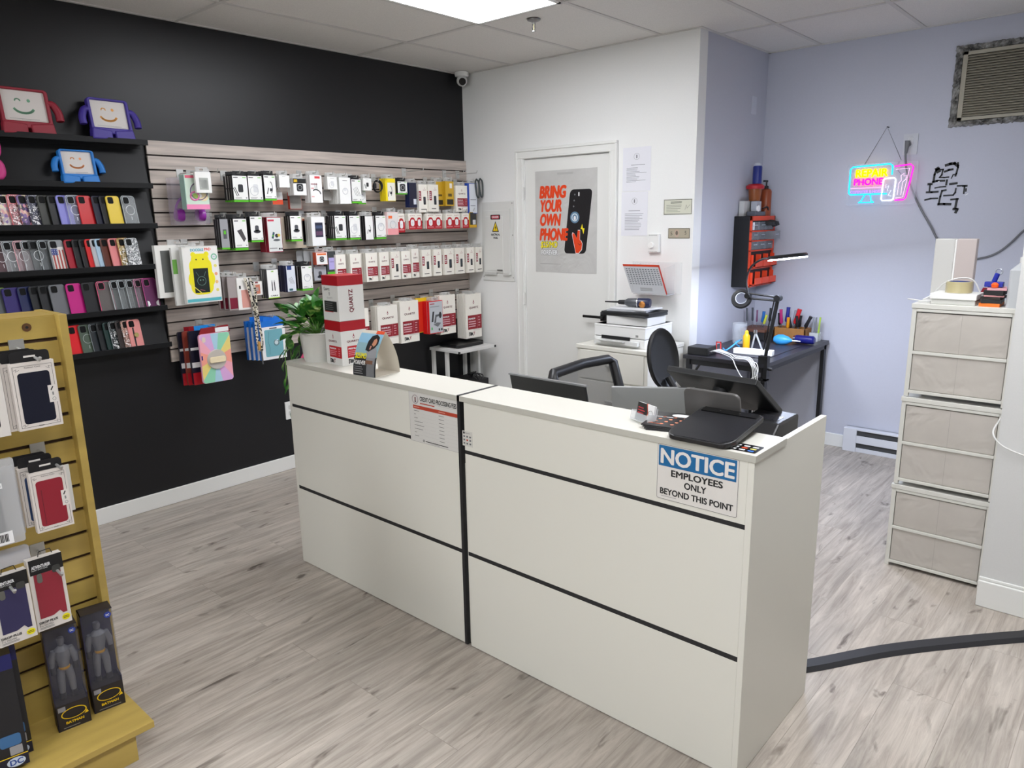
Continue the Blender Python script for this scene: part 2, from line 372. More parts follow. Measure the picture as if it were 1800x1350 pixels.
g1 = 'phone cases on the black wall rack'
rows = {1.607: [(-3.205, 'pale pink glitter phone case at the left edge of the upper phone row', '#D9B9C0', 'glitter'), (-3.169, 'cream floral phone case in the upper phone row', '#E9E2CF', 'floral'), (-3.130, 'pink-framed glitter phone case in the upper phone row', '#DE9AA0', 'glitter'),
  (-3.090, 'dark purple phone case with gold and white flowers', '#2B1E44', 'floral'), (-3.049, 'smoky clear glitter phone case between the floral and olive cases', '#5C5E74', 'glitter'), (-3.006, 'dark olive grey phone case in the upper phone row', '#33342F', 'solid'),
  (-2.962, 'matte black phone case left of the lavender case', '#17181A', 'solid'), (-2.922, 'lavender phone case with black camera square', '#8F8EDB', 'solid'), (-2.882, 'clear phone case with white ring leaning on the lavender case', '#C8CBEA', 'clearring'),
  (-2.832, 'bright red phone case in the upper phone row', '#C8101A', 'solid'), (-2.760, 'dark navy phone case between the red and yellow cases', '#1C1D33', 'solid'), (-2.724, 'black phone case tucked behind the yellow case', '#131316', 'solid'), (-2.695, 'yellow phone case on the black rack', '#E8C93E', 'solid'), (-2.618, 'clear phone case with white magnetic ring, last in the upper phone row', '#DDE3E6', 'clearring')],
 1.391: [(-3.228, 'rose tinted clear phone case with ring at the left edge of the middle row', '#B08C94', 'clearring'), (-3.183, 'clear phone case with thick white ring in the middle phone row', '#DDE3E6', 'clearring'), (-3.135, 'clear phone case with pink ring right of the white ring case', '#E6C6CC', 'clearring'), (-3.104, 'plain clear phone case between the pink ring and black ring cases', '#D5DADC', 'clear'),
  (-3.072, 'smoke clear phone case with black ring', '#8E9496', 'clearring'), (-3.032, 'clear grey phone case left of the flag case', '#9DA3A6', 'clear'), (-2.990, 'phone case printed with a faded american flag', '#8E9294', 'flag'), (-2.915, 'dark red phone case right of the flag case', '#A3182C', 'solid'), (-2.880, 'black phone case just right of the dark red case', '#151517', 'solid'), (-2.848, 'black phone case left of the thin red case', '#1A1A1C', 'solid'),
  (-2.820, 'red phone case beside the light blue case', '#D01A1E', 'solid'), (-2.795, 'light grey phone case between the red and light blue cases', '#B9BABF', 'solid'), (-2.772, 'light blue phone case in the middle row', '#A9C4D8', 'solid'), (-2.748, 'brown phone case beside the pink case', '#5A2A1C', 'solid'), (-2.708, 'salmon pink phone case in the middle row', '#E38A8C', 'solid'), (-2.663, 'gold framed glitter phone case near the right end of the middle row', '#C9B27A', 'glitter'), (-2.630, 'silver glitter phone case, last in the middle row', '#B9BDC0', 'glitter')],
 1.164: [(-3.262, 'grey phone case with lime edge behind the yellow fixture', '#5D6266', 'solid'), (-3.215, 'deep purple phone case in the third phone row', '#2A1A66', 'solid'), (-3.148, 'navy blue phone case beside the deep purple one', '#1B2450', 'solid'), (-3.100, 'black phone case beside the navy one in the third row', '#1B1C1E', 'solid'), (-3.060, 'charcoal phone case left of the wide grey one', '#202123', 'solid'), (-3.016, 'wide mid grey phone case in the third row', '#6B6D71', 'solid'),
  (-2.940, 'magenta phone case in the third row', '#C21A80', 'solid'), (-2.868, 'black phone case right of the magenta case', '#1A1B1D', 'solid'), (-2.796, 'smoke clear phone case with pink edge', '#77706E', 'frost'), (-2.728, 'clear phone case next to the pink edged one', '#A9AFB0', 'clear'), (-2.690, 'clear phone case in the middle of the clear trio', '#A9AFB0', 'clear'), (-2.648, 'clear phone case beside the pink clear ones', '#A9AFB0', 'clear'), (-2.606, 'clear phone case with pink outline', '#A58F9C', 'clear'), (-2.565, 'plum clear phone case with white corner pieces', '#5D2350', 'solid')],
 .958: [(-2.965, 'bright red phone case, first in the lowest phone row', '#D8141E', 'solid'), (-2.912, 'green grey phone case with pale ring in the lowest row', '#4C5A4C', 'frostring'), (-2.858, 'smoke phone case with grey frame in the lowest row', '#20262A', 'solid'), (-2.822, 'black phone case in the lowest row', '#15181A', 'solid'), (-2.790, 'dark teal phone case in the lowest row', '#14302C', 'solid'), (-2.762, 'grey framed phone case with pink and red stones', '#3F4648', 'glitter'), (-2.728, 'dark brown studded phone case in the lowest row', '#2E2422', 'solid'), (-2.700, 'gold and pink glitter phone case in the lowest row', '#C49A8A', 'glitter'), (-2.672, 'pink floral phone case with round grip, last in the lowest row', '#DE8F8A', 'popgrip')]}
trims = {'smoke clear phone case with pink edge': '#D84A78', 'clear phone case with pink outline': '#C07A98', 'plum clear phone case with white corner pieces': '#B23C82', 'gold framed glitter phone case near the right end of the middle row': '#B98A3A', 'pink-framed glitter phone case in the upper phone row': '#E0707A', 'smoke clear phone case with black ring': '#3C3E40', 'clear phone case with pink ring right of the white ring case': '#D9A0A8', 'smoke phone case with grey frame in the lowest row': '#6E7678', 'grey framed phone case with pink and red stones': '#6E7678', 'grey phone case with lime edge behind the yellow fixture': '#9BD030', 'bright red phone case, first in the lowest phone row': '#E01A22'}
for z, row in rows.items():
    for i, (y, lb, c, st) in enumerate(row):
        gap = (row[i+1][0]-y) if i+1 < len(row) else .07
        T = phone_case(y, z, lb, c, st, wd=.079 if z == 1.164 else .074, a=20 if gap < .05 else 12, t=9, trim=trims.get(lb), d=.0085, h=.162 if z == 1.164 else .154)
        if 'white corner' in lb:
            b = MB(); b.poly([(.006, .008), (.02, .018), (.018, .036), (.006, .042)], PAPER, .0014); b.poly([(.072, .008), (.056, .016), (.056, .03), (.072, .042)], PAPER, .0014); b.build('corner_piece', T)

# tablet cases with arms ---------------------------------------------
def kid_case(y, z, s, col, label, smile, a=0, blob=False):
    M = FX(.086, y, z+.001, a, 9); T = thing('kids_tablet_case', label, 'tablet case', M, 'foam tablet cases on the rack')
    f = mat(col, .55); W, Hh = .2*s, .2*s
    b = MB()
    def ring_(o, i, z0, z1):
        n = len(o); v = [(x, yy, z0) for x, yy in o]+[(x, yy, z1) for x, yy in o]+[(x, yy, z0) for x, yy in i]+[(x, yy, z1) for x, yy in i]
        fs = []
        for k in range(n):
            j = (k+1) % n; fs += [(k, j, n+j, n+k), (2*n+j, 2*n+k, 3*n+k, 3*n+j), (n+k, n+j, 3*n+j, 3*n+k), (j, k, 2*n+k, 2*n+j)]
        b.add(v, fs, f)
    ring_(rr(W, Hh*.86, .018*s, 0, Hh*.57), rr(W*.86, Hh*.66, .006*s, 0, Hh*.62), -.022, .006)
    b.build('body', T, bevel=.004, smooth=True)
    for sg in (-1, 1):
        b = MB(); b.prism([(sg*.008*s, 0), (sg*W*.53, 0), (sg*W*.5, Hh*.27), (sg*.006*s, Hh*.22)][::sg], -.03, .012, f); b.build('foot', T, bevel=.006, smooth=True)
        b = MB(); b.tube(bez([(sg*W*.46, Hh*.72, -.008), (sg*W*.58, Hh*.70, -.006), (sg*W*.66, Hh*.52, -.002), (sg*W*.665, Hh*.34, 0)], 5), [.014*s+.003*min(k, 8)/8 for k in range(16)], f, 10); b.build('arm', T, smooth=True)
    b = MB(); b.box(-W*.44, Hh*.28, -.012, W*.44, Hh*.96, -.006, mat('#D6D0CB', .6)); sm = mat(smile, .5)
    pts = [(W*.2*math.sin(q), Hh*.56-W*.13*math.cos(q)+W*.04) for q in [(-1.15+2.3*k/12) for k in range(13)]]
    b.line([(x-.004*s, yy) for x, yy in pts], .010*s, sm, -.0055)
    b.line([(-W*.12+W*.05*math.cos(q), Hh*.73+W*.04*math.sin(q)) for q in [PI*k/6 for k in range(7)]], .005*s, sm, -.0055); b.disc(W*.1, Hh*.745, .007*s, sm, -.0055)
    b.line([(-W*.33, Hh*.345), (W*.25, Hh*.345)], .0015, GREYTXT, -.0055); b.line([(-W*.1, Hh*.32), (W*.36, Hh*.32)], .001, GREYTXT, -.0055)
    b.build('screen_insert', T)
    return T
kid_case(-3.0, 2.036, 1.08, '#8E1A2E', 'dark red foam tablet case with arms and a green smiley card on top ledge', '#6FA383', 3)
kid_case(-2.622, 2.036, 1.03, '#3B2A8C', 'purple foam tablet case with arms and an orange smiley card on top ledge', '#E09A3C', 5)
kid_case(-2.805, 1.815, .84, '#1E78C8', 'blue foam tablet case with arms on the second ledge', '#E08A4A', 5)
T = thing('foam_case', 'magenta foam tablet case with round lobes at the left edge of the rack', 'tablet case', FX(.086, -3.2, 1.816, 0, 8)); b = MB()
b.tube(bez([(-.11, .02, 0), (0, .02, 0), (.05, .03, 0), (.055, .075, 0), (.035, .105, 0), (.052, .14, 0), (.05, .185, 0), (0, .195, 0), (-.11, .19, 0)], 6), .019, mat('#C2357E', .55), 10); b.build('body', T, smooth=True)
b = MB(); b.box(-.12, .03, -.008, .03, .19, .0, mat('#C2357E', .55)); b.build('back_plate', T)

# ------------------------------------------------------------------ hanging packs
def hook(y, z, x1, label, xw=.02, chrome=True):
    b = MB(); m = mat('#C7C7C4', .35, .6) if chrome else mat('#D9D9D6', .4)
    b.box(xw-.004, y-.019, z-.045, xw+.003, y+.019, z+.012, m)
    b.tube([(xw, y, z-.012), (x1-.004, y, z-.012), (x1, y, z-.006), (x1+.004, y, z+.006)], .0028, m, 8)
    o = b.build('peg_hook'); return tag(o, label, 'hook', 'metal peg hooks')
def icon(b, k, cx, cy, s, z=.0009):
    D = mat('#2A2B2E', .4); G = mat('#C8C9CB', .4)
    if k == 'plug':
        b.prism(rr(s*.6, s*.85, s*.14, cx, cy), 0, z, D); b.line([(cx-s*.7, cy+s*.1), (cx-s*.3, cy-s*.75)], s*.09, D, z); b.line([(cx-s*.85, cy), (cx-s*.5, cy-s*.8)], s*.09, D, z)
    elif k == 'wplug': b.prism(rr(s*.6, s*.9, s*.14, cx, cy), 0, z, mat('#D5D6D8', .4)); b.ring(cx-s*.2, cy-s*.3, s*.5, s*.03, G, z)
    elif k == 'cable':
        b.line([(cx+s*.5*math.cos(q)*.6, cy+s*.75*math.sin(q)) for q in [(-1.2+2.6*i/10) for i in range(11)]], s*.09, D, z); b.rect(cx-s*.1, cy-s*.5, cx+s*.25, cy-s*.1, D, z); b.line([(cx-s*.5, cy-s*.8), (cx-s*.3, cy-s*.1)], s*.12, D, z)
    elif k == 'two': b.line([(cx-s*.2, cy-s*.8), (cx-s*.2, cy+s*.5)], s*.16, D, z); b.line([(cx+s*.25, cy-s*.8), (cx+s*.2, cy+s*.5)], s*.16, D, z); b.rect(cx-s*.32, cy+s*.45, cx-s*.08, cy+s*.75, G, z); b.rect(cx+s*.1, cy+s*.45, cx+s*.34, cy+s*.75, G, z)
    elif k == 'bank': b.poly([(cx-s*.5, cy+s*.4), (cx+s*.1, cy+s*.6), (cx+s*.62, cy-s*.6), (cx+s*.3, cy-s)], mat('#4A4648', .4), z)
    elif k == 'mount': b.disc(cx, cy-s*.35, s*.5, mat('#3A3B40', .35), z, ry=s*.22); b.prism(rr(s*.55, s*.8, s*.2, cx, cy+s*.05), 0, z, mat('#4A4B50', .35))
    elif k == 'square': b.prism(rr(s, s, s*.2, cx, cy), 0, z, D); b.ring(cx, cy, s*.3, s*.03, G, z)
    elif k == 'coil': b.ring(cx, cy, s*.5, s*.05, G, z); b.prism(rr(s*.5, s*.5, s*.1, cx, cy+s*.3), 0, z, mat('#DADBDD', .4))
    elif k == 'wires': [b.line([(cx-s*.6+i*s*.22, cy+s*.3+i*s*.1), (cx-s*.1+i*s*.25, cy-s*.7)], s*.05, D, z) for i in range(4)]
    elif k == 'arc': b.line([(cx+s*.8*math.cos(q)-s*.1, cy-s*.6+s*.7*math.sin(q)) for q in [(.2+1.9*i/8) for i in range(9)]], s*.16, D, z); b.line([(cx-s*.2, cy+s*.2), (cx-s*.2, cy+s)], s*.07, D, z); b.line([(cx+s*.1, cy+s*.2), (cx+s*.1, cy+s)], s*.07, D, z)
    elif k == 'stand': b.poly([(cx-s*.5, cy-s*.2), (cx-s*.25, cy+s*.6), (cx, cy+s*.5), (cx-s*.25, cy-s*.3)], mat('#2C4B58', .3), z); b.disc(cx-s*.28, cy+s*.1, s*.1, GREEN, z+.0003); b.disc(cx+s*.25, cy+s*.1, s*.25, D, z); b.disc(cx+s*.55, cy+s*.15, s*.2, mat('#D8C34A', .4), z); b.disc(cx+s*.2, cy-s*.45, s*.5, mat('#5A5E62', .4), z, ry=s*.14)
    elif k == 'dock': b.poly([(cx-s*.7, cy-s*.3), (cx-s*.5, cy+s*.8), (cx-s*.25, cy+s*.8), (cx-s*.45, cy-s*.3)], D, z); b.poly([(cx-s*.35, cy-s*.5), (cx-s*.1, cy+s*.45), (cx+s*.5, cy+s*.45), (cx+s*.4, cy+s*.25), (cx+s*.05, cy+s*.2), (cx-s*.05, cy-s*.4)], mat('#55585C', .4), z); b.poly([(cx-s*.45, cy-s*.6), (cx+s*.2, cy-s*.9), (cx+s*.7, cy-s*.5), (cx+s*.1, cy-s*.4)], mat('#6A6D70', .4), z); b.disc(cx+s*.6, cy+s*.35, s*.2, D, z, ry=s*.35)
    elif k == 'phone': b.prism(rr(s*.62, s*1.5, s*.1, cx, cy), 0, z, mat('#15171A', .2)); b.poly([(cx-s*.1, cy+s*.6), (cx+s*.2, cy+s*.65), (cx-s*.05, cy-.6*s), (cx-s*.22, cy-.5*s)], mat('#3E4650', .2), z+.0002)
    elif k == 'watch': b.prism(rr(s*.75, s*.85, s*.2, cx, cy), 0, z, D); b.ring(cx, cy, s*.22, s*.03, G, z)
def drop(b, cx, cy, s, m, z=.001):
    b.poly([(cx-s*.42, cy-s*.45), (cx, cy-s), (cx+s*.42, cy-s*.45), (cx, cy+s)], m, z); b.disc(cx, cy-s*.35, s*.2, PAPER, z+.0004, 10, ry=s*.3)
def nct(b, x0, y0, w_, h_, z=.001):   # small black mark with a T at the foot of the box
    b.line([(x0, y0), (x0, y0+h_), (x0+w_*.5, y0+h_*.75), (x0+w_*.62, y0)], h_*.3, INK, z); b.rect(x0+w_*.12, y0, x0+w_*.5, y0+h_*.7, mat('#444444', .6), z+.0002); b.text('T', x0+w_*.68, y0+h_*.1, x0+w_, y0+h_*1.1, MAROON, z, .02)
def quartz_art(b, w_, h_, z=.0006, phone=False):
    if phone:
        icon(b, 'phone', w_*.12, h_*.42, w_*.42, z+.0004); b.text('QUARTZ', w_*-.02, h_*.78, w_*.3, h_*.82, MAROON, z+.0003); drop(b, w_*.14, h_*.87, h_*.03, MAROON, z)
        b.rect(-w_/2, h_*.42, -w_*.24, h_*.76, MAROON, z); b.rows(-w_*.47, h_*.46, -w_*.27, h_*.72, 4, PAPER, z+.0003); b.rows(-w_*.3, h_*.08, w_*.35, h_*.14, 1, INK, z); return
    drop(b, 0, h_*.82, h_*.055, MAROON, z); b.text('QUARTZ', -w_*.28, h_*.66, w_*.3, h_*.715, mat('#5A1522', .5), z, .012)
    b.rect(-w_*.38, h_*.2, w_*.5, h_*.52, MAROON, z); b.rect(w_*.2, h_*.2, w_*.215, h_*.52, mat('#C86070', .5), z+.0002)
    b.text('PREMIUM', -w_*.34, h_*.42, w_*.08, h_*.46, PAPER, z+.0003, .02); b.rows(-w_*.34, h_*.24, w_*.14, h_*.40, 3, mat('#D9A9B0', .6), z+.0003, jit=.1); b.rows(w_*.28, h_*.24, w_*.42, h_*.49, 4, mat('#D9A9B0', .6), z+.0003, .3)
    b.poly([(-w_*.1, h_*.2), (0, h_*.16), (w_*.5, h_*.16), (w_*.5, h_*.2)], mat('#D9D4CC', .6), z); nct(b, -w_*.3, h_*.06, w_*.36, h_*.07, z)

def pack(y0, y1, z0, z1, label, kind, n=0, d=.03, X=.2, hk=True, cat='boxed accessory', group=None, name='accessory_box', ic=None, a=0, t=0, tab=.026, gap=.004, xw=.02, hkl=None):
    w_, h_ = abs(y1-y0), abs(z1-z0); M = FX(X, (y0+y1)/2, z0, a, t)
    T = thing(name, label, cat, M, group)
    b = MB()
    z = .0005
    if kind == 'green':
        b.box(-w_/2, h_*.07, -d, w_/2, h_, 0, MBLACK); b.box(-w_/2, 0, -d, w_/2, h_*.07, 0, GREEN); b.rect(-w_/2, h_*.09, w_/2, h_, WHITE, z)
        b.rect(-w_*.44, h_*.92, -w_*.12, h_*.95, INK, 2*z); b.rect(w_*.2, h_*.92, w_*.44, h_*.95, GREEN, 2*z); b.rows(-w_*.4, h_*.12, w_*.1, h_*.18, 2, GREYTXT, 2*z); b.disc(w_*.38, h_*.15, w_*.05, GREYTXT, 2*z, 10)
        icon(b, ic, w_*.02, h_*.52, w_*.58)
    elif kind == 'silver':
        b.box(-w_/2, 0, -d, w_/2, h_, 0, MBLACK); b.box(-w_/2, 0, -d, w_/2, h_*.06, .0003, GREEN); b.rect(-w_/2, h_*.06, w_/2, h_, mat('#9A9B9E', .4), z); b.rect(-w_*.2, h_*.35, w_*.25, h_*.66, mat('#55585A', .5), 2*z); b.rect(-w_*.1, h_*.5, w_*.15, h_*.62, GREEN, 3*z)
    elif kind == 'plain' or kind == 'white':
        b.box(-w_/2, 0, -d, w_/2, h_, 0, WHITE); b.rows(-w_*.2, h_*.86, w_*.3, h_*.9, 1, GREYTXT, z)
        if ic: icon(b, ic, 0, h_*.48, w_*.45)
    elif kind == 'quartz': b.box(-w_/2, 0, -d, w_/2, h_, 0, CREAM); quartz_art(b, w_, h_)
    elif kind == 'quartzphone': b.box(-w_/2, 0, -d, w_/2, h_, 0, CREAM); quartz_art(b, w_, h_, phone=True)
    elif kind == 'redpack':
        b.prism(rr(w_, h_, .008, 0, h_/2), -d, 0, CREAM); b.prism(rr(w_, h_*.56, .006, 0, h_*.28), 0, .0006, RED); b.prism(rr(w_*.62, h_*.62, w_*.28, 0, h_*.44), 0, .001, RED); b.prism(rr(w_*.45, h_*.42, w_*.2, 0, h_*.42), 0, .0014, PAPER); b.text('QUARTZ', -w_*.34, h_*.82, w_*.34, h_*.89, MAROON, z); b.rows(-w_*.4, h_*.08, w_*.4, h_*.18, 2, mat('#E09AA0', .6), .0016, jit=.1)
        icon(b, ic or 'wplug', 0, h_*.42, w_*.16, .002)
    elif kind == 'col':
        body, front, c3 = ic[0], ic[1], ic[2]; b.box(-w_/2, 0, -d, w_/2, h_, 0, mat(body, .4)); b.rect(-w_*.48, h_*.02, w_*.48, h_*.98, mat(front, .4), z)
        if c3: icon(b, c3, 0, h_*.45, w_*.5)
        if len(ic) > 3:
            for (u0, v0, u1, v1, cc) in ic[3]: b.rect(u0*w_, v0*h_, u1*w_, v1*h_, mat(cc, .45), 2*z)
        if len(ic) > 4:
            for (s_, u0, v0, u1, v1, cc, sh_) in ic[4]: b.text(s_, u0*w_, v0*h_, u1*w_, v1*h_, mat(cc, .5), 3*z, .015, sh_)
    b.build('box', T)
    if tab:
        b = MB(); tw = min(w_*.42, .034); tm = mat('#D4D4D1', .3, alpha=.45) if kind not in ('green', 'silver') else MBLACK
        b.box(-tw, h_-.002, -d/2-.0006, tw, h_+.008, -d/2, tm); b.box(-tw, h_+.008, -d/2-.0006, -tw*.35, h_+tab-.006, -d/2, tm); b.box(tw*.35, h_+.008, -d/2-.0006, tw, h_+tab-.006, -d/2, tm); b.box(-tw, h_+tab-.008, -d/2-.0006, tw, h_+tab, -d/2, tm)
        b.build('hang_tab', T)
    for k in range(1, n+1):
        if X-k*(d+gap)-d < xw+.004: break
        c = copy_tree(T, M=FX(X-k*(d+gap), (y0+y1)/2+random.uniform(-.002, .002), z0+random.uniform(-.001, .001), a*.5, 0))
        c['label'] = label.rstrip() + ', the %s one back on its hook' % ordn(k)
        c['group'] = group or 'boxes stacked on one hook'
    if n and not group: T['group'] = 'boxes stacked on one hook'
    if hk: hook((y0+y1)/2, z1+(tab or .02)-.0, X+.012, 'peg hook holding the ' + (hkl or label), xw)
    return T

# products on the slatwall: first row
T = thing('headphone_bag', 'clear bag holding purple headphones behind the pastel box', 'headphones', FX(.10, -2.265, 1.605))
b = MB(); b.prism(rr(.205, .255, .008, 0, .128), -.055, 0, mat('#CFC4D2', .12, alpha=.28)); b.build('bag', T, bevel=.003)
b = MB(); pp = mat('#8E2A9C', .35); b.tube([(.078*math.cos(q), .06+.1*math.sin(q), -.03) for q in [PI*k/14 for k in range(15)]], .007, mat('#9A4AB0', .35), 8); b.build('headband', T, smooth=True)
for sx_ in (-1, 1): b = MB(); b.lathe([(.001, -.024), (.03, -.022), (.038, -.005), (.036, .014), (.001, .018)], (sx_*.06, .055, -.02), pp, axis='x'); b.build('ear_cup', T, smooth=True)
T = pack(-2.335, -2.21, 1.689, 1.872, 'pastel box of childrens headphones', 'col', 0, .07, .2, cat='headphones', name='headphone_box', ic=('#9FC4B8', '#CDE0CF', None, [(-.5, 0, .5, .14, '#F08CB8'), (-.46, .9, -.05, .98, '#E0607A')]), a=-6)
b = MB(); b.ring(-.015, .07, .022, .004, mat('#E87AB0', .4), .002); b.disc(-.012, .07, .014, mat('#B8DC6A', .4), .003); b.disc(.032, .065, .026, mat('#EAD9B0', .5), .002, ry=.022); b.disc(.012, .072, .011, mat('#F4F4F4', .4), .004); b.ring(.01, .095, .045, .003, mat('#7A6A86', .4), .001); b.build('headphone_print', T)
pack(-2.29, -2.205, 1.775, 1.885, 'small white window box over the pastel headphone box', 'col', 0, .02, .235, cat='accessory box', ic=('#EDEDEA', '#EDEDEA', None, [(-.28, .15, .3, .72, '#A9ADA6'), (-.2, .22, .22, .62, '#C9CCC8')]), a=-4, hk=False)
hook(-2.12, 1.905, .16, 'empty peg hook left of the black charger boxes')
rw = 'charger boxes in the top row'
pack(-2.060, -1.972, 1.730, 1.874, 'white and green box showing black wall charger', 'green', 3, .022, .2, ic='plug')
pack(-1.965, -1.878, 1.731, 1.876, 'white and green box showing white wall charger', 'green', 2, .022, .2, ic='wplug')
pack(-1.864, -1.789, 1.738, 1.882, 'white and green box showing black looped cable', 'green', 2, .022, .2, ic='cable')
pack(-1.768, -1.700, 1.815, 1.885, 'small white earbud box in top row', 'white', 1, .022, .21)
pack(-1.77, -1.70, 1.718, 1.79, 'white card with orange foot behind small earbud box', 'col', 0, .012, .12, ic=('#E8E8E6', '#E8E8E6', None, [(-.5, 0, .5, .4, '#E0502A')]))
pack(-1.670, -1.580, 1.771, 1.872, 'white charger box with black and yellow header', 'col', 1, .03, .2, ic=('#E9E9E7', '#EDEDEB', 'square', [(-.5, .7, .5, .98, '#1B1B1B'), (-.44, .76, -.18, .92, '#F2C91C')]))
pack(-1.66, -1.575, 1.69, 1.79, 'red edged clear pack under yellow header box', 'col', 0, .02, .13, ic=('#C23A22', '#8E8A84', None), hk=False)
pack(-1.551, -1.466, 1.728, 1.893, 'tall white box with red logo and black cable', 'col', 2, .02, .2, ic=('#F0EFEE', '#F2F1F0', 'arc', [(-.1, .88, .35, .96, '#D8434A'), (-.44, .2, -.2, .24, '#E0A0A0'), (-.44, .5, -.2, .54, '#E0A0A0'), (-.44, .66, .1, .69, '#8A3A40')]))
pack(-1.423, -1.350, 1.810, 1.887, 'small pinkish white box beside the red logo box', 'white', 1, .02, .2, ic='wplug')
pack(-1.41, -1.35, 1.745, 1.80, 'small grey card under the pinkish white box', 'col', 0, .01, .13, ic=('#9C9A96', '#A6A49F', None), hk=False)
pack(-1.340, -1.257, 1.722, 1.885, 'tall plain white box, deepest in the top row', 'white', 4, .022, .21, ic='coil', a=-3)
pack(-1.241, -1.165, 1.726, 1.876, 'white and green box showing thin black wires', 'green', 2, .02, .2, ic='wires')
pack(-1.152, -1.085, 1.808, 1.885, 'small white box right of thin wires box', 'white', 1, .02, .21, ic='plug')
pack(-1.16, -1.10, 1.722, 1.81, 'green footed white box under small white box', 'green', 0, .02, .16, ic='coil', hk=False)
T = thing('cable_coil', 'black coiled cable hanging between white and yellow boxes', 'cable', FX(.19, -1.015, 1.84)); b = MB()
for k in range(4): b.ring(.002*k, -.002*k, .038-.001*k, .0035, MBLACK, -.006*k)
b.prism(rr(.02, .035, .004, -.03, .0), 0, .008, MBLACK); b.build('coil', T); hook(-1.015, 1.884, .2, 'peg hook holding the black coiled cable')
pack(-.962, -.876, 1.741, 1.890, 'yellow framed white box showing black cable ends', 'col', 3, .012, .2, ic=('#EFD51A', '#ECE9DC', 'cable', [(-.5, .82, .5, 1., '#F3DA14'), (-.5, 0, -.3, 1, '#F3DA14')]))
pack(-.854, -.770, 1.788, 1.873, 'square white box with rounded black charger', 'green', 1, .02, .2, ic='square')
pack(-.755, -.685, 1.70, 1.868, 'navy blue pack with white square near its foot', 'col', 2, .012, .2, ic=('#16204E', '#161B33', None, [(.05, .12, .42, .34, '#D9DEE6')]))
pack(-.665, -.580, 1.665, 1.858, 'clear framed white pack with red side block', 'quartzphone', 1, .012, .2, cat='screen protector', name='screen_protector_box')
pack(-.592, -.495, 1.670, 1.858, 'white screen protector pack showing a phone', 'quartzphone', 1, .012, .225, cat='screen protector', name='screen_protector_box', a=6)
pack(-.480, -.395, 1.711, 1.883, 'yellow pack half hidden behind white protector pack', 'col', 1, .01, .17, ic=('#C9A026', '#CBA32A', None, [(-.3, .05, .4, .25, '#2A261C'), (-.3, .4, .3, .48, '#5A4A1C')]))
pack(-.405, -.320, 1.711, 1.886, 'yellow pack with black foot near the corner', 'col', 2, .01, .2, ic=('#C9A026', '#CBA32A', None, [(-.35, .05, .4, .27, '#2A261C'), (-.2, .38, .25, .5, '#5A4A1C'), (0, .72, .3, .92, '#E9E4DA')]))
pack(-.300, -.175, 1.669, 1.858, 'cream protector box with maroon block near corner', 'quartz', 2, .015, .2, cat='screen protector', name='screen_protector_box')
pack(-.180, -.075, 1.655, 1.878, 'blue edged white pack beside the corner', 'col', 1, .012, .2, ic=('#1E46A8', '#D9DDE3', None, [(-.5, 0, -.3, 1, '#1E46A8'), (-.2, .45, .4, .47, '#7A7E86'), (-.2, .25, .3, .27, '#7A7E86')]))
for i, (yy, zz) in enumerate(((-.075, 1.88), (-.035, 1.885))):
    b = MB(); b.tube(bez([(.2, yy, zz+.03), (.205, yy-.018, zz), (.21, yy-.01, zz-.09), (.21, yy+.012, zz-.1), (.205, yy+.018, zz), (.2, yy, zz+.03)], 6), .006, mat('#3A4040', .5), 8)
    tag(b.build('looped_strap', smooth=True), 'dark looped strap hanging %s the wall corner' % ('a little left of' if i == 0 else 'right beside'), 'strap')
for yy in (-.64, -.24, -.10): hook(yy, 1.965, .23, 'tall peg hook bracket %s in the top row' % {-.64: 'above the clear framed pack', -.24: 'above the cream protector box', -.10: 'nearest the wall corner'}[yy])

# second row
pack(-2.156, -2.108, 1.466, 1.635, 'narrow silver box, first in the second row', 'silver', 2, .02, .19)
pack(-2.080, -2.000, 1.458, 1.635, 'white box with slanted dark power bank', 'green', 3, .022, .2, ic='bank')
pack(-1.975, -1.899, 1.500, 1.647, 'white box with black phone mount, left of two', 'green', 1, .04, .2, ic='mount')
pack(-1.869, -1.775, 1.437, 1.643, 'red sided white box of charging stand', 'col', 2, .03, .2, ic=('#9C1630', '#D9DCDA', 'stand', [(-.44, .88, .0, .93, '#C9344A'), (-.44, .1, .1, .13, '#9A9C9A'), (.2, .07, .32, .12, '#222222'), (.38, .07, .46, .12, '#222222')]))
T = pack(-1.73, -1.49, 1.452, 1.64, 'beige backed blister card with dark phone case', 'col', 0, .02, .13, ic=('#C9BCA8', '#BDB09D', None, [(.1, .1, .4, .9, '#3A3C40'), (.12, .2, .2, .95, '#8A3A22')]))
pack(-1.711, -1.635, 1.497, 1.648, 'white box with black phone mount, right of two', 'green', 2, .02, .2, ic='mount', hk=False)
pack(-1.563, -1.465, 1.463, 1.643, 'white box with dark blue window', 'col', 1, .04, .2, ic=('#E6E6E4', '#EFEFEE', None, [(-.25, .3, .33, .8, '#23253A'), (-.2, .36, .28, .5, '#6E4A66'), (-.2, .6, .28, .7, '#4A5A7A')]))
pack(-1.390, -1.304, 1.494, 1.647, 'green footed box with black car charger', 'green', 4, .016, .2, ic='plug')
pack(-1.275, -1.191, 1.494, 1.646, 'green footed box with white charger print', 'green', 3, .016, .2, ic='wplug')
pack(-1.150, -1.083, 1.487, 1.645, 'white box with black ring and arm print', 'col', 2, .02, .2, ic=('#1C1C1E', '#EDEDEA', 'cable'))
pack(-1.060, -.976, 1.491, 1.645, 'green footed box with pale cable print', 'green', 2, .016, .2, ic='coil')
pack(-.975, -.875, 1.516, 1.668, 'clear bag with white cable and pink foot', 'col', 1, .01, .215, ic=('#E9C9C8', '#E0DCDA', 'coil', [(-.4, .72, -.05, .84, '#F0703A'), (-.5, .0, .5, .28, '#EFA0A4')]), a=4)
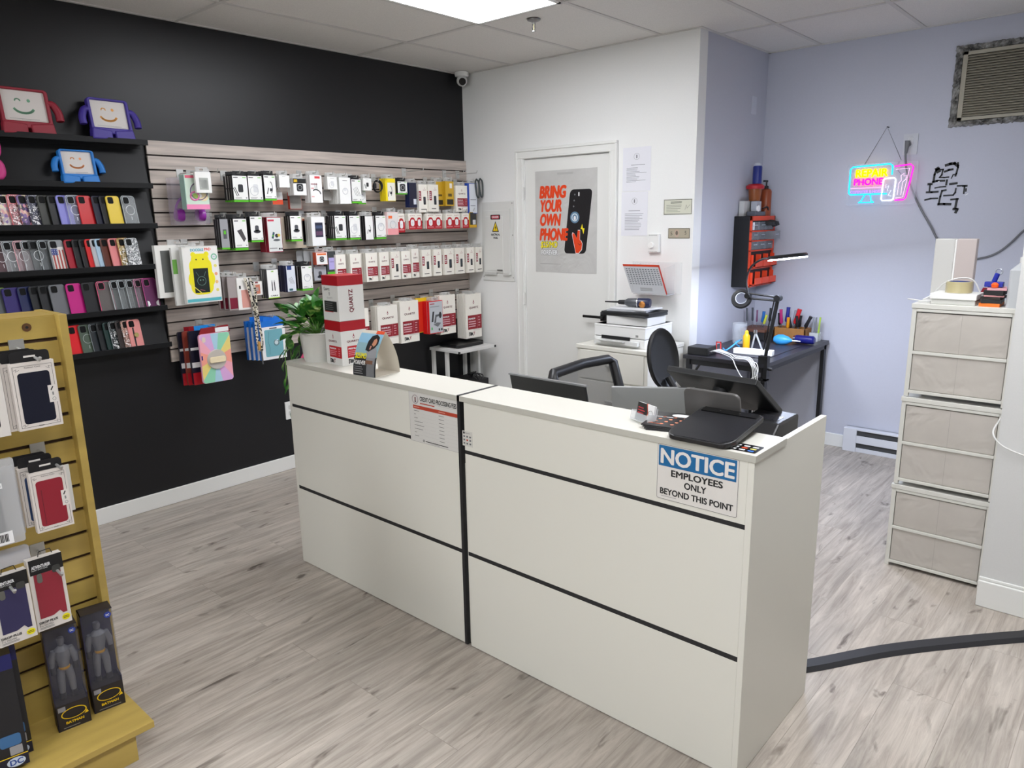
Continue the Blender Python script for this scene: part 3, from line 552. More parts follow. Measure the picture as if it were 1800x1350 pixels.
for i, (ya, yb, ds) in enumerate(((-.868, -.806, 'tall red and white pack beside pink footed bag'), (-.776, -.704, 'red and white charger pack, first of pairs'), (-.700, -.645, 'red and white charger pack, second of pairs'), (-.606, -.530, 'red and white charger pack, third of pairs'), (-.525, -.448, 'red and white charger pack, fourth of pairs'), (-.415, -.340, 'red and white charger pack, fifth of pairs'), (-.335, -.265, 'red and white charger pack, sixth of pairs'), (-.245, -.175, 'red and white charger pack nearest corner'))):
    pack(ya, yb, (1.53 if i == 0 else 1.548), 1.658, ds, 'redpack', (2 if i in (1, 3, 5, 7) else 0), .012, .2+(.006 if i % 2 else 0), hk=i in (0, 1, 3, 5, 7), cat='boxed charger', name='charger_pack')
pack(-.165, -.080, 1.55, 1.665, 'black and yellow pack at the wall corner', 'col', 1, .012, .2, ic=('#D9B021', '#2B2B2E', None, [(-.5, 0, .5, .18, '#D9A81E'), (-.1, .2, .35, .5, '#D8D8DA')]), a=8)

# third row of tall boxes
R3 = [(-1.40, -1.325, 'q', 'cream protector box, first in third row'), (-1.290, -1.199, 'q', 'cream protector box, second in third row'), (-1.160, -1.066, 'q', 'cream protector box, third in third row'), (-1.048, -.961, 'q', 'cream protector box, fourth in third row'),
      (-.945, -.862, 'p', 'protector box with phone print, fifth in row'), (-.850, -.772, 'q', 'cream protector box, sixth in third row'), (-.758, -.690, 'q', 'narrow cream protector box standing highest in row'), (-.660, -.572, 'p', 'protector box with large dark phone print'), (-.547, -.470, 'p', 'protector box right of large phone print'),
      (-.440, -.340, 'p', 'protector box with phone, fourth from corner'), (-.322, -.225, 'p', 'protector box with phone, third from corner'), (-.200, -.125, 'p', 'protector box with phone, second from corner'), (-.105, -.028, 'p', 'protector box touching the wall corner')]
for i, (ya, yb, k, lb) in enumerate(R3):
    pack(ya, yb, 1.210, 1.402+(.012 if i == 6 else 0), lb, 'quartz' if k == 'q' else 'quartzphone', 3 if i in (1, 2) else 2, .02, .2, cat='screen protector', name='screen_protector_box', a=random.uniform(-3, 5))
for i, yy in enumerate((-1.56, -1.53, -1.50)):
    pack(yy-.045, yy+.03, 1.30, 1.43, 'clear bagged accessory, %s from the orange watch box' % ('third', 'second', 'next')[i], 'col', 0, .003, .08+.035*i, ic=('#C9CCCE', '#B9BCBE', None, [(-.3, .1, .3, .5, '#8E5A52')]), a=-20, hk=False, tab=.01)
pack(-1.545, -1.465, 1.345, 1.422, 'small orange and white watch box', 'col', 0, .04, .2, ic=('#D8542A', '#EDEDEB', 'watch', [(-.4, .78, .4, .92, '#E8743A')]), a=-4)
pack(-1.55, -1.46, 1.245, 1.33, 'clear bag with dark round band', 'col', 0, .01, .17, ic=('#BFC2C6', '#A9ABB2', 'mount'), hk=False)
pack(-1.455, -1.385, 1.28, 1.425, 'dark box with lilac earbud case print', 'col', 1, .03, .18, ic=('#4A4E4C', '#3C403F', None, [(-.3, .2, .34, .72, '#B3A9DE'), (-.2, .52, .25, .56, '#8A80B8'), (-.5, 0, .5, .1, '#58B81E')]))

# fourth row, left half
T = pack(-2.395, -2.191, 1.180, 1.490, 'white drawing tablet box with yellow cat frame', 'col', 0, .03, .2, cat='drawing tablet', name='drawing_tablet_box', ic=('#E2E2DD', '#EDEBE6', None, [(-.48, .02, .48, .075, '#58B4BE')]), t=0)
b = MB(); yc = mat('#EFE31A', .5)
b.prism(rr(.128, .2, .04, -.005, .145), 0, .0012, yc); b.prism(rr(.1, .09, .03, -.005, .225), 0, .0013, yc); b.disc(-.042, .266, .014, yc, .0011); b.disc(.034, .266, .014, yc, .0011); b.disc(-.058, .13, .022, yc, .0011, ry=.04); b.disc(.05, .13, .022, yc, .0011, ry=.04)
b.rect(-.05, .055, .035, .19, mat('#17211F', .25), .0016); b.ring(-.007, .12, .024, .0007, mat('#7FA89A', .5), .0018); b.line([(-.035, .17), (-.02, .145)], .001, mat('#7FA89A', .5), .0019); b.line([(.02, .17), (.008, .145)], .001, mat('#7FA89A', .5), .0019); b.disc(-.014, .125, .003, mat('#7FA89A', .5), .0019); b.disc(.001, .125, .003, mat('#7FA89A', .5), .0019); b.line([(-.02, .072), (.005, .066)], .002, mat('#B86A7A', .5), .0019)
b.disc(-.027, .238, .004, INK, .0018); b.disc(.012, .238, .004, INK, .0018); b.line([(-.075, .11), (-.005, .045)], .004, mat('#EADF60', .5), .0024)
b.build('cat_frame_print', T)
b = MB(); b.text('DOODLE', -.055, .283, .02, .298, mat('#2AA6BE', .5), .0012, .02); b.text('PAD', .026, .285, .062, .3, mat('#E5503A', .5), .0012, .02)
for k, c in enumerate(('#7FC0A0', '#E9E07A', '#E9A27A', '#EDC07A', '#E9E07A')): b.disc(.08-.003*(k == 0), .245-.045*k if k else .25, .018 if k == 0 else .009, mat(c, .5), .0012)
b.disc(.077, .25, .011, PAPER, .0015); b.text('8.5', .070, .246, .084, .254, mat('#4A90A0', .5), .0018); b.build('lettering', T)
pack(-2.43, -2.25, 1.17, 1.485, 'white box with green corner behind drawing tablet', 'col', 0, .02, .15, ic=('#E4E4E0', '#E4E4E0', None, [(-.5, .55, -.36, .8, '#6FAE4A')]), hk=False, name='drawing_tablet_box', cat='drawing tablet')
T = pack(-2.50, -2.27, 1.215, 1.50, 'white window box showing a grey slate', 'col', 0, .03, .11, ic=('#E8E7E2', '#ECEBE6', None, [(-.38, .1, .1, .9, '#5E605E'), (-.1, .16, .2, .6, '#2A5A8E')]), hk=False, name='drawing_tablet_box', cat='drawing tablet')
hook(-2.37, 1.515, .23, 'peg hook holding the yellow cat drawing tablet boxes')
for k in range(3): pack(-2.17+.012*k, -2.105+.012*k, 1.115, 1.31, 'clear box with burgundy case, %s from front' % ('third', 'second', 'first')[k], 'col', 0, .014, .12+.035*k, ic=('#8A7E7C', '#A39A98', None, [(-.4, .05, .4, .38, '#7A1430')]), hk=k == 2, cat='boxed phone case', name='phone_case_box', a=-8)
pack(-2.095, -2.020, 1.115, 1.300, 'white box with rose gold wallet case', 'col', 0, .02, .2, ic=('#E9E7E3', '#EDEBE7', None, [(-.2, .06, .5, .62, '#D69A8E'), (-.34, .66, -.2, .76, '#222222')]), cat='boxed phone case', name='phone_case_box')
pack(-2.011, -1.935, 1.191, 1.275, 'small white box with copper watch case', 'col', 1, .045, .2, ic=('#8E8C86', '#ECEAE6', None, [(-.26, .1, .3, .76, '#C47A62'), (-.1, .3, .16, .56, '#EDE6E2'), (-.1, .84, .15, .96, '#8A4A4A')]))
pack(-2.01, -1.95, 1.15, 1.21, 'dark clear pack below copper watch case box', 'col', 0, .02, .15, ic=('#7A7C7E', '#2A2A2C', None), hk=False)
pack(-1.900, -1.823, 1.165, 1.339, 'tall white box printed with two black plugs', 'col', 3, .016, .2, ic=('#55565A', '#F2F2F0', 'two', [(-.5, 0, .5, .03, '#A6CF3A'), (-.1, .9, .1, .94, '#9ACB5A')], [('CABLE', -.32, .07, .34, .11, '#55585A', .4)]))
pack(-1.767, -1.705, 1.192, 1.353, 'narrow white box with navy blue sides', 'col', 3, .02, .2, ic=('#16204E', '#D9DEE8', 'wires', [(-.4, .84, .1, .98, '#1E3A7A'), (-.3, .05, .1, .13, '#2A5A5E')]))
pack(-1.661, -1.585, 1.192, 1.344, 'white box with faint ring and black sides', 'green', 3, .02, .2, ic='coil')
# leopard strap
T = thing('leopard_strap', 'leopard print neck strap hanging below the wallet case box', 'strap', (.215, -2.03, 1.30)); b = MB(); lp = mat('#CFC7B4', .6, kind='spots')
for off, pts in ((0, [(0, -.02, 0), (.0, .0, -.08), (.004, .02, -.2), (.004, .02, -.36), (.002, .03, -.44)]), (.006, [(0, .0, 0), (.004, .03, -.06), (.006, .03, -.2), (.006, .045, -.36), (.004, .04, -.44)])):
    P = bez(pts, 6); 
    for p, q in zip(P, P[1:]): b.add([(p.x+off, p.y-.008, p.z), (p.x+off, p.y+.008, p.z), (q.x+off, q.y+.008, q.z), (q.x+off, q.y-.008, q.z), (p.x+off+.002, p.y-.008, p.z), (p.x+off+.002, p.y+.008, p.z), (q.x+off+.002, q.y+.008, q.z), (q.x+off+.002, q.y-.008, q.z)], [(0, 1, 2, 3), (4, 5, 6, 7), (0, 4, 7, 3), (1, 5, 6, 2)], lp)
b.build('band', T); b = MB(); b.cyl((.006, .04, -.44), (.006, .042, -.52), .005, mat('#6A6C6E', .3, .6)); b.box(.0, .02, -.43, .012, .035, -.38, mat('#B98A4A', .5)); b.build('clasp', T)

# fifth row
T = None
for k, (dx, c) in enumerate(((0, 0), (-.05, 1), (-.09, 2), (-.125, 3))):
    T = thing('tablet_case_pack', ['pastel rainbow tablet case, front of the bagged pile', 'tablet case in red and navy striped bag behind pastel one', 'orange tablet case in grey bag, third in the pile', 'tablet case in red and navy striped bag nearest wall'][k], 'tablet case', FX(.2+dx, -2.262+.0*k-.012*k, .715-.005*k, -3*k, 0), 'tablet cases hanging in bags')
    if k == 0:
        b = MB(); b.prism(rr(.185, .285, .018, 0, .145), -.016, 0, mat('#E9A9C4', .5)); b.build('shell', T, bevel=.003)
        b = MB(); cs = ['#F2A08C', '#E8D27A', '#8FD2B0', '#A9CFE0', '#D9A9D9', '#F0A9B8']
        o = rr(.181, .281, .017, 0, .145, 5); n = len(o)
        for i in range(n):
            a_, c_ = o[i], o[(i+1) % n]; 
            for s_ in range(3):
                p0 = [a_[j]+(c_[j]-a_[j])*s_/3 for j in (0, 1)]; p1 = [a_[j]+(c_[j]-a_[j])*(s_+1)/3 for j in (0, 1)]
                ang = math.atan2((p0[1]+p1[1])/2-.145, (p0[0]+p1[0])/2); b.poly([(0, .145), p0, p1], mat(cs[int((ang+PI)/(2*PI)*12+.5) % 6], .5), .0006)
        b.build('rainbow_print', T)
        b = MB(); b.lathe([(.0, .008), (.055, .008), (.058, .0)], (0, .135, 0), mat('#BDB6AE', .5)); b.build('round_stand', T, smooth=True)
        b = MB(); b.prism(rr(.095, .034, .01, 0, .135), .008, .018, mat('#E9D9B4', .6)); b.build('hand_strap', T, bevel=.003)
        b = MB(); b.prism(rr(.02, .03, .008, -.065, .255), 0, .002, mat('#E0D2C0', .4)); b.rect(-.088, .14, -.08, .165, mat('#3A2A7A', .4), .001); b.build('camera_opening', T)
        b = MB(); b.prism([(-.085, .285), (.1, .285), (.09, .325), (-.07, .32)], -.012, -.004, mat('#8E1A22', .4)); b.box(.01, .29, -.004, .09, .315, -.003, PAPER); b.build('bag_top', T)
    else:
        cc = ['', '#141428', '#8A3A2E', '#141428'][k]
        b = MB(); b.prism(rr(.20, .31, .012, -.01, .155), -.022, 0, mat(cc, .35)); b.rect(-.108, 0, .088, .07, mat('#B01624', .35), .0006)
        b.rect(-.108, .1, .088, .13, PAPER, .0006); b.rect(-.108, .2, .088, .215, PAPER, .0006); b.build('bag', T)
        b = MB(); b.box(-.07, .31, -.016, .05, .335, -.01, mat(['', '#1F8ADB', '#9A1A24', '#A01828'][k], .4)); b.build('header', T)
hook(-2.26, 1.052, .23, 'peg hook holding the pile of bagged tablet cases')
for k in range(4):
    T = thing('tablet_case_pack', ['bright blue box with teal folio tablet case, frontmost', 'bright blue tablet case box right behind the front one', 'bright blue tablet case box third from the front', 'bright blue tablet case box closest to wall'][k], 'tablet case', FX(.2-.03*k, -1.895-.012*k, .796, 0, 0), 'bright blue tablet case boxes')
    b = MB(); b.box(-.085, 0, -.022, .085, .236, 0, mat('#1570D0', .4)); b.rect(-.082, .0, .085, .2, PAPER, .0005)
    if k == 0: b.prism(rr(.12, .165, .01, .005, .1), 0, .002, mat('#6FA9B4', .5)); b.ring(.02, .1, .017, .002, CHROME, .003); b.disc(.02, .1, .012, mat('#C8D4D8', .3), .003); b.line([(-.03, .03), (-.026, .07), (-.034, .11), (-.026, .17)], .0015, mat('#456E78', .5), .0024); b.rect(-.02, .186, .03, .192, INK, .001)
    b.build('box', T); b = MB(); b.box(-.05, .236, -.012, .06, .258, -.01, mat('#1570D0', .4)); b.build('hang_tab', T)
hook(-1.90, 1.068, .23, 'peg hook holding the bright blue tablet case boxes')
pack(-1.40, -1.28, 1.02, 1.19, 'teal edged white book style case box', 'col', 1, .03, .2, ic=('#1E6E80', '#E6E4DE', None, [(-.5, 0, -.4, 1, '#1E6E80')]), name='tablet_case_box', cat='tablet case')
for ya, yb, za, zb, lb, n in ((-1.32, -1.165, .78, 1.035, 'large cream protector box, leftmost of lowest row', 3), (-1.09, -.913, .762, 1.035, 'large cream protector box behind the tent card', 3), (-.889, -.717, .752, 1.05, 'large cream protector box left of yellow pack', 3), (-.505, -.345, .766, 1.06, 'large cream protector box behind red sided dock', 2), (-.234, -.060, .700, 1.045, 'large cream protector box under the corner', 4)):
    pack(ya, yb, za, zb, lb, 'quartz', n, .016, .2, cat='screen protector', name='screen_protector_box', tab=.02)
pack(-.700, -.53, .80, 1.055, 'yellow headed pack behind red sided dock box', 'col', 0, .012, .155, ic=('#E0B81A', '#D9341E', None, [(-.5, .9, .5, 1, '#F0C81C'), (-.5, .0, -.4, .05, '#F0C81C')]), hk=False, tab=.01)
pack(-.637, -.500, .790, 1.030, 'grey dock box with red sides', 'col', 2, .02, .225, ic=('#D41A1E', '#B9BEC4', 'dock', [(-.42, .9, -.1, .93, '#A8343A'), (-.42, .82, .25, .835, '#6A6E74'), (-.38, .12, -.28, .2, '#5AB46A'), (.15, .07, .25, .14, '#222222'), (.33, .07, .43, .14, '#222222')]), name='dock_box', cat='boxed accessory')

# ------------------------------------------------------------------ reception counter (two units)
YC, HC = -2.458, .9925
def counter(x0, x1, label, right):
    T = thing('reception_counter', label, 'counter', (0, 0, 0), 'white reception counter units')
    b = MB()
    zz = [(.004, .380), (.396, .779), (.793, HC-.02)]
    for z0, z1 in zz: b.box(x0+.018, YC, z0, x1-.018*(1 if right else 0), YC+.016, z1, LAM)
    b.build('front_panel', T, bevel=.001)
    for z0, z1 in ((.379, .397), (.778, .794)):
        b = MB(); b.box(x0+.018, YC+.001, z0, x1-.018*(1 if right else 0), YC+.015, z1, MBLACK); b.build('black_strip', T)
    b = MB(); b.box(x0-(0 if right else .002), YC-.003, HC-.02, x1+(.003 if right else 0), -2.253, HC, LAM); b.build('raised_top', T, bevel=.0012)
    yr = -1.921
    b = MB(); xa = x0 if not right else x1-.018; b.prism([(YC, .002), (yr, .002), (yr, HC-.006), (-2.2525, HC-.006), (-2.2525, HC-.021), (YC, HC-.021)], xa, xa+.018, LAM, M=Matrix(((0, 0, 1, 0), (1, 0, 0, 0), (0, 1, 0, 0), (0, 0, 0, 1)))); b.build('end_panel', T, bevel=.001)
    b = MB(); eb = mat('#BAB8AE', .4); b.box(x0, YC-.0038, HC-.0195, x1+(.003 if right else 0), YC-.0028, HC-.0005, eb); (b.box(x1+.0028, YC-.0038, HC-.0195, x1+.0038, -2.253, HC-.0005, eb) if right else None); b.build('edge_band', T)
    b = MB(); b.box(x0+(.018 if not right else 0), -2.27, .735, x1-(.018 if right else 0), yr, .76, LAM); b.build('desk_top', T, bevel=.001)
    b = MB(); b.box(x0+(.018 if not right else 0), -2.268, .76, x1-(.018 if right else 0), -2.254, HC-.02, LAM); b.build('riser_panel', T)
    b = MB(); b.box(x0 if right else x1-.018, YC+.016, .004, x0+.018 if right else x1, yr, .735, LAM); b.build('inner_panel', T)
    return T
counter(1.263, 2.376, 'left half of the white reception counter with the plant on it', False)
TR = counter(2.39, 3.486, 'right half of the white reception counter with the blue notice', True)
b = MB(); b.box(2.376, YC-.002, .002, 2.39, YC+.02, HC+.0005, MBLACK); b.box(2.376, YC-.002, HC-.02, 2.39, -2.252, HC+.0007, MBLACK); tag(b.build('joint_strip'), 'black joint strip between the two counter halves', 'trim strip')

# notice sign
T = thing('notice_sign', 'blue and white NOTICE employees only sign on the counter', 'sign', FY(3.3215, YC-.0004, .89)); W, Hh = .248, .167
b = MB(); b.prism(rr(W, Hh, .006), 0, .0008, mat('#D9D5CF', .45)); o = rr(W-.003, Hh-.003, .005); b.tube([(x, y, .0009) for x, y in o], .0005, INK, 4, closed=True)
b.build('plate', T)
b = MB(); b.rect(-.119, .018, .117, .079, mat('#0A6196', .45), .0011); b.text('NOTICE', -.113, .025, .112, .071, mat('#DEDAD5', .45), .0014, .018)
b.text('EMPLOYEES', -.078, -.009, .080, .011, INK, .0014, .008); b.text('ONLY', -.036, -.037, .032, -.017, INK, .0014, .008); b.text('BEYOND THIS POINT', -.112, -.067, .112, -.048, INK, .0014, .008); b.rect(-.108, -.073, -.06, -.0718, GREYTXT, .0013)
b.build('lettering', T)
# fee sheet
T = thing('fee_sheet', 'printed credit card processing fees sheet beside the black joint', 'paper sheet', FY(2.246, YC-.0004, .8745)); W, Hh = .266, .198
b = MB(); b.box(-W/2, -Hh/2, 0, W/2, Hh/2, .0006, mat('#CFCDC8', .5)); b.build('sheet', T)
b = MB(); z = .0009; R_ = mat('#B0402A', .5)
b.line([(-W/2, Hh/2-.001), (W/2, Hh/2-.001)], .0008, GREYTXT, z); b.line([(-W/2, -Hh/2), (-W/2, Hh/2)], .0008, GREYTXT, z); b.line([(-W/2, -Hh/2+.001), (W/2, -Hh/2+.001)], .0008, GREYTXT, z)
b.ring(-.098, .070, .016, .0018, mat('#A69A9A', .5), z); b.rect(-.102, .062, -.094, .078, mat('#8A6A6A', .5), z); b.rect(-.102, .059, -.094, .063, INK, z)
b.text('CREDIT CARD PROCESSING FEES', -.072, .066, .126, .084, INK, z, .012); b.rows(-.072, .055, .01, .059, 1, R_, z, 1); b.line([(-.072, .062), (.126, .062)], .0005, GREYTXT, z)
b.rect(-.112, .033, .129, .047, R_, z); b.rows(-.107, .037, -.075, .043, 1, mat('#D9A090', .5), z+.0003); b.rows(.03, .037, .07, .043, 1, mat('#D9A090', .5), z+.0003)
for k in range(8):
    y = .025-.0142*k; b.line([(-.112, y-.008), (.129, y-.008)], .0004, mat('#B5B3AF', .6), z); l = [.03, .01, .02, .048, .055, .048, .013, .024][k]
    b.rect(-.108, y-.001, -.108+l, y+.001, mat('#6A6866', .6), z); b.rect(.03, y-.001, .058, y+.001, mat('#6A6866', .6), z)
b.ring(-.058, -.089, .004, .0008, INK, z); b.rect(-.048, -.0905, .075, -.0875, INK, z); b.rect(-.02, -.0945, .03, -.0935, GREYTXT, z); b.build('print', T)
T = thing('payment_sticker', 'small white payment methods sticker right of the black joint', 'sticker', FY(2.423, YC-.0004, .838)); b = MB(); b.box(-.025, -.028, 0, .025, .028, .0005, mat('#CBC9C2', .5)); b.prism(rr(.008, .008, .002, -.017, .021), 0, .0008, INK); b.text('Square', -.011, .018, .014, .024, INK, .0008)
for i in range(3):
    for j in range(3): b.prism(rr(.008, .006, .001, -.016+.015*i, .008-.013*j), 0, .0008, mat('#B0402A' if (i, j) == (1, 1) else '#5A5E62', .5))
b.build('print', T)

# ------------------------------------------------------------------ on the counter
T = thing('potted_plant', 'leafy green variegated plant in a white pot on the counter end', 'plant', (1.375, -2.352, HC))
b = MB(); b.lathe([(.001, .002), (.066, .0), (.072, .02), (.084, .125), (.088, .13), (.084, .134), (.078, .125), (.07, .09), (.001, .088)], (0, 0, 0), mat('#D2D2CC', .35)); b.build('pot', T, smooth=True)
b = MB(); b.lathe([(.001, .112), (.078, .110), (.078, .1)], (0, 0, 0), mat('#2E231B', .9)); b.build('soil', T)
rnd = random.Random(5); lf = mat('#3D8230', .36, kind='leafy'); b = MB(); st = MB(); sm = mat('#6FA04A', .5)
def leaf(b, p, d, upv, L, Wd):
    d = d.normalized(); sd = d.cross(upv).normalized(); u_ = sd.cross(d)
    k = len(b.v); rowsn = 7; vs_ = []; fs = []
    for i in range(rowsn):
        t = i/(rowsn-1); wv = Wd*math.sin(PI*min(1, t*.93+.05))**.75*(1-.22*t); c = p + d*L*t - u_*L*.28*t*t
        vs_ += [tuple(c - sd*wv + u_*wv*.25), tuple(c), tuple(c + sd*wv + u_*wv*.25)]
    for i in range(rowsn-1):
        a = 3*i; fs += [(a, a+1, a+4, a+3), (a+1, a+2, a+5, a+4)]
    b.add(vs_, fs, lf)
for i in range(165):
    th = rnd.uniform(0, 2*PI); ph = rnd.uniform(.0, 1.5); rad = rnd.uniform(.05, .165)
    d = Vector((math.cos(th)*math.sin(ph), math.sin(th)*math.sin(ph), math.cos(ph)))
    p = Vector((0, 0, .11)) + Vector((d.x*rad*1.15, d.y*rad*1.0, d.z*rad*.95))+Vector((-.02, 0, 0))
    dd = (d + Vector((rnd.uniform(-.6, .6), rnd.uniform(-.6, .6), rnd.uniform(-.5, .2))))
    Lf = rnd.uniform(.055, .082)
    if p.x + dd.normalized().x*Lf > .085 and p.z < .39: continue
    leaf(b, p, dd, Vector((rnd.uniform(-.3, .3), rnd.uniform(-.3, .3), 1)), Lf, rnd.uniform(.020, .030))
    if i % 3 == 0: st.tube(bez([(0, 0, .1), tuple(Vector((0, 0, .1))*.5+p*.5+Vector((0, 0, .02))), tuple(p)], 3), .002, sm, 5)
for (vx, vy, n, lo) in ((-.14, -.06, 7, -.24), (-.105, -.11, 4, -.08), (-.16, .0, 4, .0)):
    P = bez([(0, -.02, .12), (vx*.8, vy*.8, .13), (vx, vy, .05), (vx-.01, vy, lo)], 5); st.tube(P, .0018, sm, 5)
    for i in range(n):
        q = P[int(5+(len(P)-6)*(i+1)/n)]; leaf(b, q, Vector((rnd.uniform(-1, .4), rnd.uniform(-1, .3), -.7)), Vector((0, -.4, 1)), rnd.uniform(.05, .075), .02)
b.build('foliage', T, smooth=True); st.build('stems', T)
b = MB(); rp = mat('#D8304A', .45)
for k in range(5): b.add([(-.085-.01*k*.3, -.03+.012*k, .03), (-.105-.004*k, -.035+.014*k, .0), (-.075, -.03+.01*k, .004), (-.08, -.025+.012*k, .085-.01*k)], [(0, 1, 2), (0, 2, 3)], rp if k % 2 else mat('#EE5C8C', .45))
tag(b.build('pink_ribbon', M=Matrix.Translation((1.375, -2.352, HC+.002))), 'crumpled pink and red ribbon beside the plant pot', 'ribbon')

# little camera behind the pot
T = thing('desk_camera', 'white desk camera with black lens between plant and tall box', 'camera', (1.475, -2.295, HC)); b = MB(); b.prism(rr(.05, .05, .012), 0, .012, WHITE); b.cyl((0, 0, .012), (0, 0, .04), .008, WHITE); b.prism(rr(.06, .045, .015), .04, .135, WHITE); b.build('body', T, bevel=.004, smooth=True); b = MB(); b.lathe([(.001, 0), (.014, 0), (.014, -.006), (.001, -.007)], (.0, -.022, .105), MBLACK, axis='y'); b.build('lens', T)

# stacked tall boxes
def qbox(z, label, vertical):
    Wd, Hh = .128, .195
    T = thing('product_display_box', label, 'box', Matrix.Translation((1.535, -2.318, z)) @ Matrix.Rotation(math.radians(-4), 4, 'Z'), 'red and white product boxes on the counter')
    b = MB(); h = Wd/2; wq = mat('#D9D8D4', .4); rq = mat('#A50F1E', .4)
    b.box(-h, -h, 0, h, h, Hh*.78, wq); b.box(-h, -h, Hh*.78, h, h, Hh, rq); b.build('carton', T, bevel=.001)
    b = MB()
    for M in (FY(0, -h-.0005, 0), FX(h+.0005, 0, 0)):
        b.M = M; side = M[0][0] < .5
        if vertical:
            if side: b.text('QUARTZ', -.012, .035, .012, .135, mat('#6A1020', .5), 0, .012, rot=90)
            else: drop(b, -.005, .118, .010, INK, 0); b.text('QUARTZ', -.026, .094, .018, .102, GREYTXT, 0); b.rect(-.05, .04, .05, .085, INK, 0); b.rows(-.04, .045, .04, .08, 4, mat('#6A6A6A', .5), .0003, .3); b.rect(-.05, .037, .02, .041, RED, 0); b.text('Quartz', -.048, .128, 0, .145, INK, 0)
        else:
            drop(b, 0, .128, .012, MAROON, 0); b.text('QUARTZ', -.036, .1, .03, .11, mat('#6A1020', .5), 0, .01); b.rect(-.035, .034, h, .085, RED, 0); b.text('PREMIUM', -.03, .07, .02, .077, PAPER, .0003, .01); b.rows(-.03, .042, .03, .066, 3, mat('#D98A94', .5), .0003, .4); b.rows(.038, .04, .055, .08, 4, mat('#D98A94', .5), .0003, .4)
            nct(b, -.03, .01, .04, .016, 0)
    b.M = Matrix(); b.build('print', T)
qbox(HC, 'lower red and white box on the counter, under the tall one', False)
qbox(HC+.196, 'upper red and white box with vertical QUARTZ lettering', True)

# tent flyer
M = frame((.97, .1, 0), (0, 0, 1), (1.828, -2.385, HC))     # u along the printed face, v up, n to the front
T = thing('tent_flyer', 'arched cardboard tent flyer with a smiling person in grey', 'flyer', M); Wd, Dp, Hh = .128, .14, .178
def prof(t):   # 0..1 from front foot over apex to rear foot: returns (n, v)
    s = 1-abs(2*t-1); sg = 1 if t < .5 else -1; return (sg*Dp/2*(1-s**1.9), Hh*s**.93)
N_ = 24; pts = [prof(i/N_) for i in range(N_+1)]
b = MB(); cw = mat('#D9D2C4', .6)
for off in (0, -.0012):
    v = []; f = []
    for (n_, v_) in pts: v += [(-Wd/2, v_*(1+off*6), n_*(1+off*12)), (Wd/2, v_*(1+off*6), n_*(1+off*12))]
    for i in range(N_): f.append((2*i, 2*i+1, 2*i+3, 2*i+2))
    b.add(v, f, cw)
b.box(-Wd/2, 0, -Dp/2, Wd/2, .0012, Dp/2, cw); b.build('card', T, smooth=True)
def on_card(u, v, e=.0012):   # u, v in 0..1 of the printed front
    t = .5*v; n_, v_ = prof(t); return (-Wd/2+u*Wd, v_+e*.4, n_+e)
b = MB()
def cpoly(pl, mt, e=.0012):      # fill a shape in thin rows so that it follows the bend of the card
    v0, v1 = min(p[1] for p in pl), max(p[1] for p in pl); n = max(4, int((v1-v0)/.012))
    for k in range(n):
        a, c = v0+(v1-v0)*k/n, v0+(v1-v0)*(k+1)/n; m = (a+c)/2; xs_ = []
        for (ua, va), (ub, vb) in zip(pl, pl[1:]+pl[:1]):
            if (va <= m) != (vb <= m): xs_.append(ua+(ub-ua)*(m-va)/(vb-va))
        xs_.sort()
        for l_, r_ in zip(xs_[::2], xs_[1::2]): b.add([on_card(l_, a, e), on_card(r_, a, e), on_card(r_, c, e), on_card(l_, c, e)], [(0, 1, 2, 3)], mt)
def cstrip(u0, v0, u1, v1, mt, e=.001):
    for k in range(6): a, c = v0+(v1-v0)*k/6, v0+(v1-v0)*(k+1)/6; b.add([on_card(u0, a, e), on_card(u1, a, e), on_card(u1, c, e), on_card(u0, c, e)], [(0, 1, 2, 3)], mt)
cstrip(0, 0, 1, .42, mat('#2A2B2D', .5)); cstrip(0, .42, 1, .72, mat('#8FB4BC', .5)); cstrip(0, .72, 1, .93, mat('#8FBED8', .5)); cstrip(.65, .93, 1, 1, mat('#E0522A', .5), .0014)
cstrip(.6, 0, .95, .42, mat('#77787A', .5), .0016); cstrip(.55, .28, .93, .58, mat('#8E8F92', .5), .0018)
cpoly([(.5, .52), (.56, .6), (.66, .66), (.86, .66), (.95, .55), (.97, .4), (.6, .4)], mat('#9A9B9E', .5), .002)
cpoly([(.44, .56), (.46, .76), (.56, .88), (.74, .92), (.9, .86), (.92, .72), (.82, .62), (.6, .53)], mat('#1D1A1A', .5), .0022)
cpoly([(.66, .69), (.7, .8), (.78, .83), (.85, .78), (.84, .7), (.76, .65)], mat('#C98A6A', .5), .0026); cpoly([(.6, .58), (.62, .66), (.68, .66), (.66, .58)], mat('#C98A7A', .5), .0027)
cstrip(.55, .26, .86, .34, mat('#7A5540', .5), .0026)
for s_, v0, v1, c, u0, u1 in (('$25/MO', .345, .49, '#F2E318', .06, .56), ('FOREVER', .23, .32, '#F0F0EE', .03, .56)):
    v, f, a0, a1, c0, c1 = text_mesh(s_, .03)
    b.add([on_card(u0+(p[0]-a0)/(a1-a0)*(u1-u0), v0+(p[1]-c0)/(c1-c0)*(v1-v0), .003+p[2]) for p in v], f, mat(c, .5))
for k in range(4): cstrip(.05, .04+.045*k, .45-.05*(k % 2), .05+.045*k, mat('#A9A9A9', .5), .0022)
b.build('print', T)

